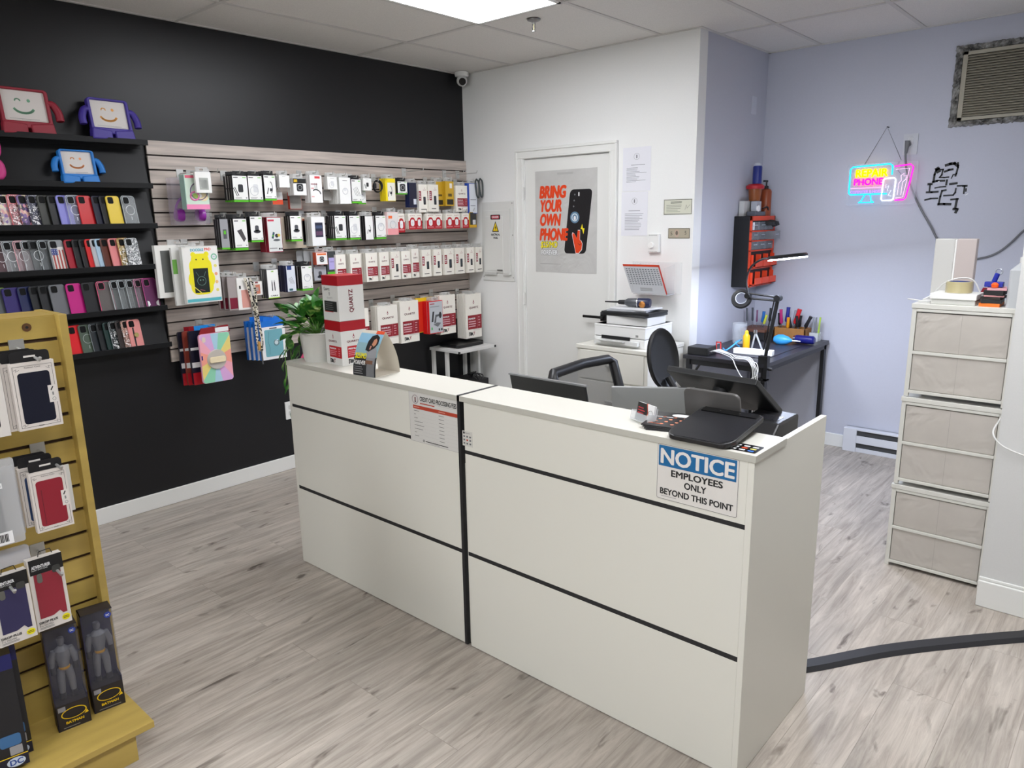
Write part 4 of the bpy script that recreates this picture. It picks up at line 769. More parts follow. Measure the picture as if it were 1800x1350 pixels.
# business cards, papers, terminal, sticker
T = thing('card_holder', 'clear acrylic holder of business cards beside the brochures', 'card holder', FY(3.093, -2.352, HC, -22, 12)); b = MB(); b.box(-.042, 0, -.0, .042, .003, .03, CLEAR2); b.box(-.042, 0, .012, .042, .022, .014, CLEAR2); b.box(-.042, 0, -.003, .042, .05, 0, CLEAR2); b.box(-.043, 0, 0, -.041, .03, .03, CLEAR2); b.box(.041, 0, 0, .043, .03, .03, CLEAR2); b.build('holder', T)
for k in range(5):
    c = thing('business_card', 'business card with black and red print in the clear holder, %s' % ('front one' if k == 0 else ordn(k)+' in the holder'), 'card', FY(3.093, -2.352, HC, -22, 12) @ Matrix.Translation((0, .004, .0105-.0016*k)), 'business cards in the holder')
    b = MB(); b.box(-.041, 0, -.001, .041, .052, 0, PAPER); b.poly([(-.041, 0), (.004, 0), (.012, .026), (.002, .052), (-.041, .052)], mat('#252424', .5), .0003); b.line([(.006, 0), (.014, .026), (.004, .052)], .003, mat('#C8502E', .5), .0005); b.rows(-.036, .016, .0, .04, 3, mat('#B0343A', .5), .0005); b.ring(.026, .026, .01, .0008, GREYTXT, .0004, 14)
    b.build('card', c)
M0 = Matrix.Translation((3.158, -2.325, HC)) @ Matrix.Rotation(math.radians(12), 4, 'Z')
for k in range(4):
    c = thing('brochure', ['black brochure with orange icons on top of the pile', 'black brochure second from the top of the pile', 'black brochure third from the top of the pile', 'black brochure at the bottom of the pile'][k], 'brochure', M0 @ Matrix.Translation((.004*k, -.003*k, .0032*(3-k))) @ Matrix.Rotation(math.radians(2*k), 4, 'Z'), 'black brochures on the counter')
    b = MB(); b.box(-.062, -.08, 0, .062, .085, .003, mat('#232224', .3)); b.build('sheet', c)
    if k == 0:
        b = MB(); b.disc(.022, .055, .03, PAPER, .0034, ry=.017); b.rows(-.05, -.06, -.01, -.05, 1, mat('#C86A4A', .5), .0034)
        for i in range(3):
            for j in range(4): b.disc(-.04+.032*i+.006*j, -.052+.026*j, .006, mat('#E08A6A', .5), .0034, 8); 
        b.rows(-.05, .02, .04, .03, 1, PAPER, .0034); b.build('print', c)
# customer terminal
M = frame((1, .02, 0), (-.10, .98, .12), (3.322, -2.475, HC+.017)); T = thing('customer_terminal', 'black customer touch screen lying tilted on the counter', 'payment terminal', M)
b = MB(); b.prism([(-.066, 0), (.066, 0), (.082, .006), (.093, .022), (.098, .045), (.098, .228), (.094, .240), (.084, .245), (-.084, .245), (-.094, .240), (-.098, .228), (-.098, .045), (-.093, .022), (-.082, .006)], -.014, 0, mat('#1A1A1C', .35)); b.build('body', T, bevel=.003)
b = MB(); b.prism([(-.068, .004), (.068, .004), (.092, .042), (.092, .2), (-.092, .2), (-.092, .042)], 0, .0008, mat('#15161B', .28)); b.build('screen', T)
b = MB(); b.box(-.085, .208, .0, .085, .24, .003, mat('#060607', .12)); b.disc(-.03, .224, .002, CHROME, .0034); b.disc(.03, .224, .002, CHROME, .0034); b.build('top_bezel', T)
b = MB(); b.M = M.inverted(); b.box(3.24, -2.41, HC, 3.39, -2.25, HC+.008, MBLACK); b.box(3.24, -2.33, HC, 3.37, -2.25, HC+.022, MBLACK); b.build('foot', T)
T = thing('payment_logos_sticker', 'black sticker of coloured payment logos at the counter corner', 'sticker', Matrix.Translation((3.437, -2.412, HC+.0004)) @ Matrix.Rotation(math.radians(1), 4, 'Z')); b = MB(); b.prism(rr(.082, .066, .004), 0, .0006, mat('#08080A', .35)); 
for i in range(3):
    for j in range(3): b.prism(rr(.016, .009, .002, -.024+.024*i, -.02+.018*j), 0, .0009, mat({(1, 1): '#E0502A', (2, 0): '#3A7AE0', (2, 1): '#D8D26A'}.get((i, j), '#E4E4E4'), .5))
b.build('print', T)

# ------------------------------------------------------------------ behind the counter on the desk
DZ = .76
def board(TL, TR_, BR, BL, t, mt, name, parent, inset=None):
    P = [Vector(p) for p in (TL, TR_, BR, BL)]; n = (P[1]-P[0]).cross(P[3]-P[0]).normalized(); b = MB()
    b.add([tuple(p) for p in P]+[tuple(p+n*t) for p in P], [(0, 1, 2, 3), (7, 6, 5, 4), (0, 4, 5, 1), (1, 5, 6, 2), (2, 6, 7, 3), (3, 7, 4, 0)], mt); return b.build(name, parent, bevel=.004)
T = thing('pos_monitor', 'large black tilted register monitor behind the counter', 'monitor')
board((3.008, -2.09, 1.100), (3.322, -2.09, 1.092), (3.345, -1.93, .965), (3.03, -1.93, .965), .022, mat('#1E1F21', .4), 'display', T)
b = MB(); b.tube(bez([(3.18, -2.03, 1.04), (3.18, -2.08, .98), (3.18, -2.09, .9), (3.18, -2.09, .79)], 5), .03, mat('#28292B', .4), 10); b.build('neck', T, smooth=True)
b = MB(); b.prism(rr(.22, .16, .02, 3.18, -2.10), DZ, DZ+.012, MBLACK); b.build('foot', T)
T = thing('rear_display', 'grey back of a small display standing behind the terminal', 'monitor')
M = frame((1, .0, 0), (0, -.22, 1), (3.235, -2.185, HC-.06))
b = MB(); b.prism(rr(.185, .17, .02, 0, .07), -.012, 0, mat('#5E5C5A', .38, .2)); b.M = Matrix(); o = b.build('back_shell', T, bevel=.003); o.matrix_local = M
b = MB(); b.box(3.2, -2.17, DZ, 3.27, -2.14, .95, MBLACK); b.prism(rr(.14, .09, .01, 3.235, -2.15), DZ, DZ+.01, MBLACK); b.build('stand', T)
T = thing('receipt_printer', 'black receipt printer on the cash drawer by the end panel', 'receipt printer', (3.335, -2.02, DZ+.1)); b = MB()
b.prism([(-.11, 0), (.1, 0), (.1, .118), (-.06, .118), (-.11, .08)], -.065, .065, mat('#1D1D1F', .4), M=Matrix(((0, 0, 1, 0), (1, 0, 0, 0), (0, 1, 0, 0), (0, 0, 0, 1)))); b.build('body', T, bevel=.006)
b = MB(); b.rect(-.045, -.03, .045, .03, mat('#2C2C30', .15), .1186); b.rect(-.04, -.044, .04, -.036, mat('#050505', .6), .1187); b.build('lid', T)
b = MB(); b.box(-.055, -.112, .012, .055, -.108, .03, MBLACK); b.build('front_flap', T)
T = thing('cash_drawer', 'black cash drawer on the desk under the receipt printer', 'cash drawer', (3.30, -2.07, DZ)); b = MB(); b.box(-.16, -.17, 0, .155, .14, .098, mat('#161618', .45)); b.build('case', T, bevel=.003); b = MB(); b.box(-.145, .14, .012, .14, .146, .086, MBLACK); b.cyl((0, .146, .05), (0, .15, .05), .008, CHROME); b.build('drawer', T)
T = thing('paper_note', 'blue and white folded slip beside the receipt printer', 'paper slip', FY(3.283, -2.205, .99, 10, 20)); b = MB(); b.box(-.02, 0, 0, .02, .04, .001, mat('#A9B4C4', .6)); b.line([(-.02, .005), (.02, .035)], .003, mat('#3A5A9A', .5), .0014); b.build('slip', T)
# silver all-in-one (back to the viewer) and laptop lid
T = thing('silver_monitor', 'silver grey back of a desktop monitor behind the counter', 'monitor', (0, 0, 0))
board((2.795, -2.10, 1.017), (3.10, -2.06, 1.047), (3.10, -2.05, .80), (2.795, -2.08, .80), .012, mat('#8F9090', .42, .35), 'back_shell', T)
b = MB(); b.box(2.90, -2.07, DZ, 2.98, -2.055, .9, mat('#9A9B9B', .4, .5)); b.box(2.86, -2.1, DZ, 3.02, -1.98, DZ+.008, mat('#9A9B9B', .4, .5)); b.build('stand', T)
T = thing('black_monitor', 'black back of a monitor left behind the counter', 'monitor', (0, 0, 0))
board((2.309, -2.10, 1.003), (2.680, -2.10, 1.003), (2.70, -2.07, .78), (2.33, -2.07, .78), .012, mat('#19191B', .45), 'lid', T)
b = MB(); b.box(2.305, -2.10, .999, 2.684, -2.085, 1.005, mat('#8E9092', .35, .4)); b.build('edge_trim', T)
b = MB(); b.box(2.33, -2.085, DZ, 2.70, -1.93, DZ+.016, mat('#2A2B2D', .4)); b.build('base', T)

# office chairs
T = thing('mesh_office_chair', 'black mesh back office chair behind the counter', 'chair', (2.2, -1.25, 0)); bk = mat('#18181A', .45)
def chair_base(T, zs, seat=.24):
    b = MB(); b.lathe([(.001, zs), (seat*.85, zs), (seat, zs+.02), (seat, zs+.045), (seat*.9, zs+.07), (.001, zs+.075)], (.06, 0, 0), mat('#1B1B1D', .8)); b.build('seat', T, smooth=True)
    b = MB(); b.cyl((.06, 0, .1), (.06, 0, zs), .025, CHROME); b.build('gas_column', T)
    b = MB()
    for k in range(5):
        q = 2*PI*k/5; b.tube([(.06, 0, .11), (.06+.24*math.cos(q), .24*math.sin(q), .07)], [.025, .015], bk, 8)
    b.build('star_base', T)
    for k in range(5):
        q = 2*PI*k/5; b = MB(); b.cyl((.06+.24*math.cos(q)-.012, .24*math.sin(q), .028), (.06+.24*math.cos(q)+.012, .24*math.sin(q), .028), .028, MBLACK); b.build('caster', T)
chair_base(T, .43)
b = MB(); cn = [(-.135, -.255, .872), (-.145, 0, .88), (-.13, .20, .874), (-.118, .235, .855), (-.06, .225, .70), (-.02, .18, .55), (-.02, -.18, .55), (-.07, -.24, .70), (-.125, -.275, .855)]
b.tube(cn, .026, bk, 10, closed=True); b.build('back_frame', T, bevel=.0, smooth=True)
b = MB(); b.add([tuple(c) for c in cn], [tuple(range(9))], mat('#3A3B3D', .7, alpha=.62)); b.build('mesh_back', T)
b = MB(); b.tube(bez([(.0, 0, .45), (-.05, 0, .48), (-.03, 0, .6)], 4), .022, bk, 8); b.build('back_support', T)
T = thing('round_back_stool', 'black stool with oval backrest in front of the filing cabinet', 'stool', (2.18, -.72, 0)); chair_base(T, .50, .2)
b = MB(); M = frame((.15, .99, 0), (-.19, .03, .98), (.045, -.02, .845)); b.M = M
v = []; 
prof_ = [(.001, -.004), (.09, -.004), (.112, .004), (.125, .016), (.13, .006), (.125, -.012), (.09, -.024), (.001, -.026)]
for r_, h_ in prof_: v += [(r_*.95*math.cos(2*PI*k/36), r_*1.32*math.sin(2*PI*k/36), h_) for k in range(36)]
b.add(v, [(i*36+k, i*36+(k+1) % 36, (i+1)*36+(k+1) % 36, (i+1)*36+k) for i in range(len(prof_)-1) for k in range(36)], mat('#161719', .5)); b.M = Matrix(); b.build('backrest', T, smooth=True)
b = MB(); b.tube(bez([(.05, 0, .53), (.14, .02, .56), (.13, -.01, .66), (.08, -.02, .75)], 4), .018, bk, 8); b.build('back_support', T)

# white drawer cabinet with printer
cm = mat('#DDDBD2', .4)
T = thing('drawer_cabinet', 'cream white three drawer filing cabinet beside the door', 'cabinet', (1.435, -.46, 0)); Wc, Dc, Hc = .525, .44, .815
b = MB(); b.box(0, .006, .01, Wc, Dc, Hc-.025, cm); b.box(-.006, -.004, Hc-.025, Wc+.006, Dc, Hc, cm); b.build('body', T, bevel=.003)
for k, (z0, z1) in enumerate(((.60, .785), (.33, .59), (.04, .32))):
    b = MB(); b.box(.025, -.004, z0, Wc-.025, .01, z1, cm); d = b.build('drawer', T, bevel=.002)
    b = MB(); b.box(Wc*.5-.03, -.022, (z0+z1)/2, Wc*.5+.03, -.004, (z0+z1)/2+.012, mat('#BDBBB4', .4)); b.build('handle', d)
T = thing('inkjet_printer', 'white inkjet printer on the filing cabinet', 'printer', (1.53, -.405, Hc)); pw = mat('#E4E4E2', .35); Wp, Dp_, Hp = .375, .33, .135
b = MB(); b.box(0, 0, .0, Wp, Dp_, .055, pw); b.box(0, .004, .06, Wp, Dp_, Hp, pw); b.box(.004, .01, .05, Wp-.004, Dp_-.004, .065, mat('#8E8E8C', .5)); b.box(-.002, .002, Hp-.014, Wp+.002, Dp_, Hp, pw); b.build('body', T, bevel=.005)
b = MB(); b.box(.06, -.004, .045, .27, .002, .066, mat('#121214', .5)); b.build('paper_slot', T)
b = MB(); b.box(.02, -.03, .018, .34, .02, .042, mat('#D6D6D4', .35)); b.box(.07, -.05, .036, .25, .0, .04, mat('#BDBDBB', .4)); b.build('output_tray', T)
b = MB(); b.box(.31, -.001, .072, .325, .004, .084, GREYTXT); b.build('button', T)
zt = Hc+Hp
def slab(n, lb, cat, x0, y0, z, x1, y1, h, col, rz=0, grp=None):
    cx, cy = (x0+x1)/2, (y0+y1)/2; b = MB(); b.box(x0-cx, y0-cy, 0, x1-cx, y1-cy, h, mat(col, .5)); o = b.build(n, M=Matrix.Translation((cx, cy, z)) @ Matrix.Rotation(math.radians(rz), 4, 'Z'), bevel=.001); return tag(o, lb, cat, grp)
slab('white_box', 'flat white carton lying on the inkjet printer', 'box', 1.60, -.37, zt, 1.89, -.13, .052, '#E2E2E0', 3)
slab('laptop', 'closed grey laptop on the white carton atop the printer', 'laptop', 1.56, -.38, zt+.053, 1.90, -.13, .014, '#3A3B3D', -4)
slab('laptop', 'closed black laptop above the grey laptop', 'laptop', 1.57, -.385, zt+.068, 1.91, -.14, .013, '#1F2022', 2)
slab('document_folder', 'white and grey folder near the top of the printer pile', 'folder', 1.59, -.36, zt+.082, 1.86, -.15, .010, '#A9ABB0', 8)
slab('document_folder', 'light folder right under the hot air tool', 'folder', 1.61, -.35, zt+.093, 1.88, -.16, .008, '#D9DADC', -5)
T = thing('handheld_blower', 'grey and navy cordless blower with copper ring on the pile', 'blower', Matrix.Translation((1.73, -.27, zt+.131)) @ Matrix.Rotation(math.radians(14), 4, 'Z'))
b = MB(); b.lathe([(.004, -.185), (.006, -.1), (.014, -.09), (.016, -.05)], (0, 0, 0), MBLACK, axis='x'); b.build('nozzle', T, smooth=True)
b = MB(); b.lathe([(.016, -.05), (.026, -.03), (.029, .03)], (0, 0, 0), mat('#5A5C60', .35, .3), axis='x'); b.build('barrel', T, smooth=True)
b = MB(); b.lathe([(.029, .03), (.03, .035), (.03, .1), (.026, .115), (.001, .118)], (0, 0, 0), mat('#161C40', .35), axis='x'); b.lathe([(.0305, .03), (.0312, .033), (.0305, .037)], (0, 0, 0), CHROME, axis='x'); b.build('motor_housing', T, smooth=True)
b = MB(); b.lathe([(.001, -.034), (.012, -.034), (.02, -.03), (.02, -.024), (.001, -.024)], (.07, 0, -.008), mat('#B5793E', .3, .7), axis='y'); b.build('copper_ring', T, smooth=True)

# white side table with router (left corner)
T = thing('side_table', 'white metal side table in the corner under the slatwall', 'side table', (0, 0, 0)); tw_ = mat('#D9D9D6', .4)
b = MB(); b.box(.02, -.463, .628, .35, -.07, .65, tw_); b.build('table_top', T, bevel=.002)
for x, y in ((.04, -.44), (.19, -.44), (.04, -.10), (.19, -.10)):
    b = MB(); b.box(x-.012, y-.012, 0, x+.012, y+.012, .628, tw_); b.build('leg', T)
for y in (-.463, -.07): b = MB(); b.box(.345, y-.008, .63, .353, y+.008, .646, MBLACK); b.build('end_cap', T)
b = MB(); b.box(.02, -.45, .28, .33, -.09, .295, tw_); b.build('lower_shelf', T)
T = thing('router', 'flat black router on top of the corner side table', 'router', (.16, -.25, .65)); b = MB(); b.prism(rr(.22, .30, .03), .004, .026, mat('#0C0C0E', .35)); b.build('case', T, bevel=.004); b = MB(); b.box(-.09, .14, .004, .09, .15, .03, MBLACK); b.build('port_panel', T)
T = thing('cable_box', 'black electronics box with cables on the lower table shelf', 'electronics', (.19, -.25, .295)); b = MB(); b.box(-.12, -.15, 0, .12, .14, .09, MBLACK); b.build('case', T, bevel=.004); b = MB()
for k in range(4): b.tube(bez([(.0, .05+.01*k, .09), (.04, .08-.03*k, .14), (.1, .03*k, .12), (.12, .05, .06)], 5), .005, MBLACK, 6)
b.build('cables', T)
T = thing('water_bottle', 'small clear water bottle with white cap behind the counter', 'bottle', (1.30, -1.35, .50)); b = MB(); b.lathe([(.001, 0), (.03, .0), (.032, .01), (.032, .13), (.028, .16), (.013, .185), (.013, .19)], (0, 0, 0), CLEAR2); b.build('bottle', T, smooth=True); b = MB(); b.lathe([(.016, .188), (.016, .21), (.001, .211)], (0, 0, 0), WHITE); b.build('cap', T, smooth=True)
T = thing('low_stand', 'small low stand holding the water bottle behind the counter', 'side table', (1.30, -1.35, 0)); b = MB(); b.prism(rr(.3, .3, .02), .48, .50, tw_); b.build('top', T)
for x, y in ((-.13, -.13), (.13, -.13), (-.13, .13), (.13, .13)): b = MB(); b.cyl((x, y, 0), (x, y, .48), .01, tw_); b.build('leg', T)

# wall outlet on the black wall
T = thing('wall_outlet', 'white outlet plate low on the black wall by the counter', 'outlet', FX(.001, -1.70, .40)); b = MB(); b.prism(rr(.075, .118, .004), 0, .006, WHITE); b.build('plate', T); b = MB(); b.prism(rr(.03, .03, .008, 0, .02), .006, .008, mat('#D0D0CC', .4)); b.prism(rr(.03, .03, .008, 0, -.02), .006, .008, mat('#D0D0CC', .4)); b.build('socket', T)

# ------------------------------------------------------------------ door-wall items
T = thing('door_poster', 'large grey poster reading BRING YOUR OWN PHONE on the door', 'poster', FY(.988, .0035, 1.582)); W, Hh = .545, .715
b = MB(); b.box(-W/2, -Hh/2, 0, W/2, Hh/2, .0015, mat('#C2C1BE', .6, kind='fabric')); b.build('sheet', T)
b = MB(); z = .002; OR = mat('#E2420F', .5)
for s_, y0, y1, x1 in (('BRING', .165, .255, .005), ('YOUR', .07, .158, -.03), ('OWN', -.028, .06, -.045), ('PHONE', -.132, -.042, .02)): b.text(s_, -.235, y0, x1, y1, OR, z+.0008, .045, .12)
b.prism([(x+.08*0+.14*(y+.02)*.9, y) for x, y in rr(.19, .44, .03, .11, .0)], z, z+.0005, mat('#141216', .35))
for x, y in ((.085, .185), (.08, .145), (.075, .105)): b.disc(x, y, .006, mat('#77787C', .4), z+.0008)
b.rect(.115, .175, .125, .2, PAPER, z+.0008); b.disc(.085, .03, .04, mat('#5F7F9A', .5), z+.0008); b.disc(.085, .03, .028, mat('#C9D6DE', .5), z+.0012); b.disc(.085, .03, .02, mat('#5F7F9A', .5), z+.0014); b.disc(.086, .026, .010, PAPER, z+.0018, ry=.015)
b.poly([(.15, -.015), (.136, -.05), (.15, -.052), (.16, -.085), (.17, -.045), (.155, -.044)], mat('#F4E21A', .5), z+.001)
hand = [(.065, -.09), (.08, -.155), (.095, -.215), (.12, -.215), (.145, -.19), (.15, -.15), (.14, -.13), (.128, -.125), (.13, -.06), (.112, -.06), (.105, -.115), (.085, -.085), (.07, -.075)]
b.poly([(x+(x-.108)*.1, y+(y+.14)*.06) for x, y in hand], PAPER, z+.0012); b.poly(hand, OR, z+.0016); b.line([(.115, -.15), (.13, -.16), (.142, -.15)], .003, INK, z+.002)
b.text('$25/MO', -.225, -.19, -.07, -.135, mat('#1A1A1A', .5), z+.0010, .05, .1); b.text('$25/MO', -.225, -.188, -.072, -.137, mat('#F3E11A', .5), z+.0014, .01, .1); b.text('FOREVER', -.22, -.235, -.065, -.195, mat('#2A2A2A', .5), z+.0010, .05); b.text('FOREVER', -.218, -.233, -.067, -.197, PAPER, z+.0014, .01)
b.rect(-.23, -.3, -.04, -.295, mat('#A8A7A4', .6), z); b.rect(-.07, .325, .07, .34, mat('#B2B1AE', .6), z); b.build('print', T)

def sheet(x0, x1, z0, z1, label, rowsets, logo, name='notice_paper', cat='paper sheet'):
    T = thing(name, label, cat, FY((x0+x1)/2, -.0012, (z0+z1)/2)); W, Hh = x1-x0, z1-z0; b = MB(); b.box(-W/2, -Hh/2, 0, W/2, Hh/2, .0008, mat('#E2E2E8', .7)); z = .0012
    if logo: b.ring(0, Hh*.29, .02, .0008, GREYTXT, z); b.rect(-.004, Hh*.25, .004, Hh*.33, mat('#77777A', .6), z)
    for (u0, v0, u1, v1, n, j) in rowsets: b.rows(u0*W, v0*Hh, u1*W, v1*Hh, n, mat('#8E8E94', .6), z, .3, j)
    b.build('sheet', T)
sheet(1.466, 1.676, 1.772, 2.046, 'upper white policy paper with round logo beside the door', [(-.2, .08, .3, .12, 1, 0), (-.36, -.3, .36, .05, 12, .7)], True)
sheet(1.460, 1.660, 1.487, 1.768, 'lower white policy paper with round logo beside the door', [(-.22, .05, .22, .09, 1, 0), (-.36, -.38, .36, .02, 11, .3)], True)
T = thing('framed_receipt', 'cream certificate slip with dark border beside the wall corner', 'paper sheet', FY(1.877, -.0012, 1.665)); b = MB(); b.box(-.099, -.047, 0, .099, .047, .0008, mat('#CFCFBE', .7)); W_, H_ = .196, .092
b.line([(-.096, -.044), (.096, -.044), (.096, .044), (-.096, .044), (-.096, -.044)], .003, mat('#3A3F38', .6), .0012); b.rows(-.05, .02, .05, .034, 2, mat('#55594F', .6), .0012); b.rows(-.08, -.035, .03, .015, 5, mat('#8A8D80', .6), .0012, .3); b.line([(.05, -.02), (.06, .01), (.065, -.01), (.085, .012)], .0012, INK, .0013); b.build('sheet', T)
T = thing('banknote', 'pinkish five dollar style banknote taped below the certificate', 'banknote', FY(1.891, -.0012, 1.502)); b = MB(); b.box(-.076, -.032, 0, .076, .032, .0006, mat('#A9A08C', .7)); b.line([(-.073, -.029), (.073, -.029), (.073, .029), (-.073, .029), (-.073, -.029)], .004, mat('#5E5A4A', .6), .0009)
b.disc(-.015, .0, .016, mat('#B8A090', .6), .0009, ry=.024); b.disc(-.015, .002, .009, mat('#6E665A', .6), .0012, ry=.014); b.text('5', -.06, -.012, -.046, .01, mat('#4A4A40', .6), .0012); b.text('5', .04, -.008, .052, .014, mat('#4A4A40', .6), .0012); b.build('note', T)
T = thing('thermostat', 'white wall thermostat with round dial below the papers', 'thermostat', FY(1.72, 0, 1.44)); b = MB(); b.prism(rr(.082, .118, .005), 0, .026, mat('#E4E4E1', .4)); b.build('housing', T, bevel=.003); b = MB(); b.lathe([(.0, .012), (.018, .012), (.02, 0)], (-.012, -.012, .026), mat('#EDEDEA', .35)); b.build('dial', T, smooth=True)
b = MB(); 
for k in range(7): b.rect(-.03+.009*k, .049, -.025+.009*k, .053, GREYTXT, .0263); b.rect(-.03+.009*k, -.054, -.025+.009*k, -.05, GREYTXT, .0263)
b.build('vents', T)
# electrical panel
T = thing('electrical_panel', 'white electrical panel cover with danger label left of the door', 'electrical panel', FY(.345, 0, 1.44)); ew = mat('#D9D9D5', .45)
b = MB(); b.box(-.165, -.30, 0, .165, .30, .006, ew); b.build('cover', T, bevel=.003)
b = MB(); b.box(-.135, -.235, .006, .135, .235, .016, ew); b.box(.12, -.25, .006, .136, .25, .022, ew); b.box(-.135, -.255, .006, -.01, -.235, .02, mat('#C6C6C2', .4)); b.box(.06, -.255, .006, .125, -.235, .02, mat('#C6C6C2', .4)); b.box(-.115, -.22, .014, .06, .19, .019, ew); b.build('door', T, bevel=.002)
b = MB(); b.box(.0, -.222, .018, .055, -.21, .022, mat('#6A6A66', .4)); b.build('latch', T)
b = MB(); z = .0195; b.prism(rr(.1, .036, .006, -.01, .185), z, z+.0004, INK); b.prism(rr(.08, .024, .01, -.01, .185), z+.0004, z+.0008, mat('#C8344A', .5)); b.text('DANGER', -.044, .178, .024, .192, PAPER, z+.0012, .02)
b.poly([(-.045, .075), (.025, .075), (-.01, .155)], INK, z+.0006); b.poly([(-.035, .081), (.015, .081), (-.01, .143)], mat('#EBCB1A', .5), z+.001); b.poly([(-.008, .125), (-.018, .102), (-.01, .104), (-.014, .086), (.0, .108), (-.008, .107)], INK, z+.0014)
b.text('ELECTRICAL', -.055, .047, .035, .062, INK, z+.0008, .01); b.text('PANEL', -.032, .022, .014, .037, INK, z+.0008, .01); b.build('label_print', T)
b = MB()
for x, y in ((.15, .285), (.152, .05), (.152, -.27), (-.155, -.27)): b.disc(x, y, .005, GREYTXT, .0064, 8)
b.build('screws', T)
# brochure / calendar holder
T = thing('calendar_holder', 'clear acrylic wall pocket right of the door', 'wall pocket', (1.72, 0, 1.21)); b = MB(); b.box(-.16, -.004, -.09, .2, -.001, .11, CLEAR); b.box(-.1, -.09, -.095, .15, -.001, -.09, CLEAR2)
for x in (-.1, .15): b.add([(x, -.002, -.09), (x, -.09, -.09), (x, -.14, .08), (x, -.002, .1)], [(0, 1, 2, 3)], CLEAR)
b.build('pocket', T)
T = thing('price_chart', 'red edged white chart of small figures leaning in the acrylic pocket', 'chart', FY(1.735, -.085, 1.122, 0, -16)); b = MB(); b.poly([(-.13, 0), (.135, 0), (.1, .195), (-.17, .195)], mat('#C8C9CC', .5), .001); b.poly([(-.13, 0), (.135, 0), (.1, .195), (-.17, .195)][::-1], mat('#D8432A', .5), -.001)
b.poly([(-.17, .195), (.1, .195), (.1015, .182), (-.1675, .182)], mat('#D5401E', .5), .0014); b.poly([(.135, 0), (.1, .195), (.091, .195), (.126, 0)], mat('#D03A2A', .5), .0014)
for i in range(12):
    for j in range(9): x = -.148+.0205*i+(.155-.016*j)*-.0+(9-j)*-.0001; y = .165-.0125*j; sx_ = -.0+(.195-y)*.19; b.rect(x+sx_-.008, y-.004, x+sx_+.005, y+.002, mat('#6A6E74', .6), .0012)
b.rows(-.06, .015, .03, .04, 3, GREYTXT, .0012, .5, 0); b.build('chart', T)

# dome camera, sprinkler, wall switch
T = thing('dome_camera', 'white dome security camera in the ceiling corner', 'security camera', (.085, -.085, H)); b = MB(); b.lathe([(.05, 0), (.054, -.012), (.05, -.03), (.03, -.034)], (0, 0, 0), WHITE); b.build('mount', T, smooth=True)
b = MB(); b.lathe([(.001, .03)]+[(.04*math.sin(q), .04*math.cos(q)) for q in [PI*k/12 for k in range(2, 12)]]+[(.001, -.04)], (0, 0, -.06), mat('#DADAD8', .35)); b.build('eyeball', T, smooth=True)
d = Vector((.75, -.62, -.25)).normalized(); b = MB(); b.cyl(Vector((0, 0, -.062))+d*.03, Vector((0, 0, -.062))+d*.044, .026, mat('#101012', .2), n=20); b.build('lens', T)
T = thing('ceiling_sprinkler', 'chrome fire sprinkler hanging from the ceiling', 'sprinkler', (1.415, -.842, H)); b = MB(); b.lathe([(.038, 0), (.036, -.006), (.016, -.014), (.001, -.014)], (0, 0, 0), mat('#8E8E8E', .35, .7)); b.build('collar', T, smooth=True)
b = MB(); b.cyl((0, 0, -.014), (0, 0, -.024), .01, CHROME); b.tube([(-.008, 0, -.022), (-.013, 0, -.04), (-.004, 0, -.06)], .0025, CHROME, 6); b.tube([(.008, 0, -.022), (.013, 0, -.04), (.004, 0, -.06)], .0025, CHROME, 6); b.cyl((0, 0, -.026), (0, 0, -.056), .003, mat('#D9D2A0', .2)); b.cyl((0, 0, -.06), (0, 0, -.063), .012, CHROME); b.build('head', T)
b = MB(); b.prism(rr(.07, .115, .004), 0, .004, mat('#C9CCD8', .5)); tag(b.build('blank_wall_plate', M=FX(X1+.0002, .79, 2.33)), 'blank painted plate high on the alcove side wall', 'wall plate')

# ------------------------------------------------------------------ alcove: heater, AC, neon, marks, cable
T = thing('baseboard_heater', 'white electric baseboard heater on the alcove floor', 'heater', (2.70, YB, 0)); hw = mat('#D6D8DE', .4); L_ = 1.0
b = MB(); b.box(0, -.012, .0, L_, 0, .165, hw); b.box(0, -.062, .153, L_, 0, .165, hw); b.box(0, -.062, .065, L_, -.056, .118, hw); b.box(0, -.055, .0, L_, 0, .03, hw); b.build('casing', T, bevel=.002)
b = MB(); b.box(0, -.064, .0, .085, -.01, .163, hw); b.build('end_cap', T, bevel=.002)
b = MB(); b.box(.085, -.05, .03, L_, -.013, .15, mat('#3E3F40', .6)); b.build('fins', T)
T = thing('wall_air_vent', 'beige louvred air unit with rough foam edges high on the back wall', 'air vent', (3.13, YB, 2.10)); fo = mat('#8F8E89', .8, kind='rough_foam'); bg = mat('#A59F8E', .5)
b = MB(); rn = random.Random(3); W, Hh = .68, .455
def rough(x0, z0, x1, z1, nx, nz):
    v = []; f = []
    for i in range(nx+1):
        for j in range(nz+1):
            e = i in (0, nx) or j in (0, nz); jx, jz = rn.uniform(-.004, .004), rn.uniform(-.004, .004)
            v.append((x0+(x1-x0)*i/nx+jx, (-.001 if e else -.012-rn.random()*.022), z0+(z1-z0)*j/nz+jz))
    for i in range(nx):
        for j in range(nz): a = i*(nz+1)+j; f.append((a, a+nz+1, a+nz+2, a+1))
    b.add(v, f, fo)
rough(0, 0, .05, Hh, 5, 36); rough(.03, 0, W, .035, 60, 5); rough(.03, Hh-.045, W, Hh, 60, 5); b.build('foam_border', T, smooth=False)
b = MB(); b.box(.045, -.028, .032, W, -.002, .05, bg); b.box(.045, -.028, Hh-.058, W, -.002, Hh-.04, bg); b.box(.045, -.028, .032, .07, -.002, Hh-.04, bg); b.box(.05, -.006, .04, W, -.002, Hh-.045, mat('#2A2722', .8)); b.build('frame', T, bevel=.001)
b = MB()
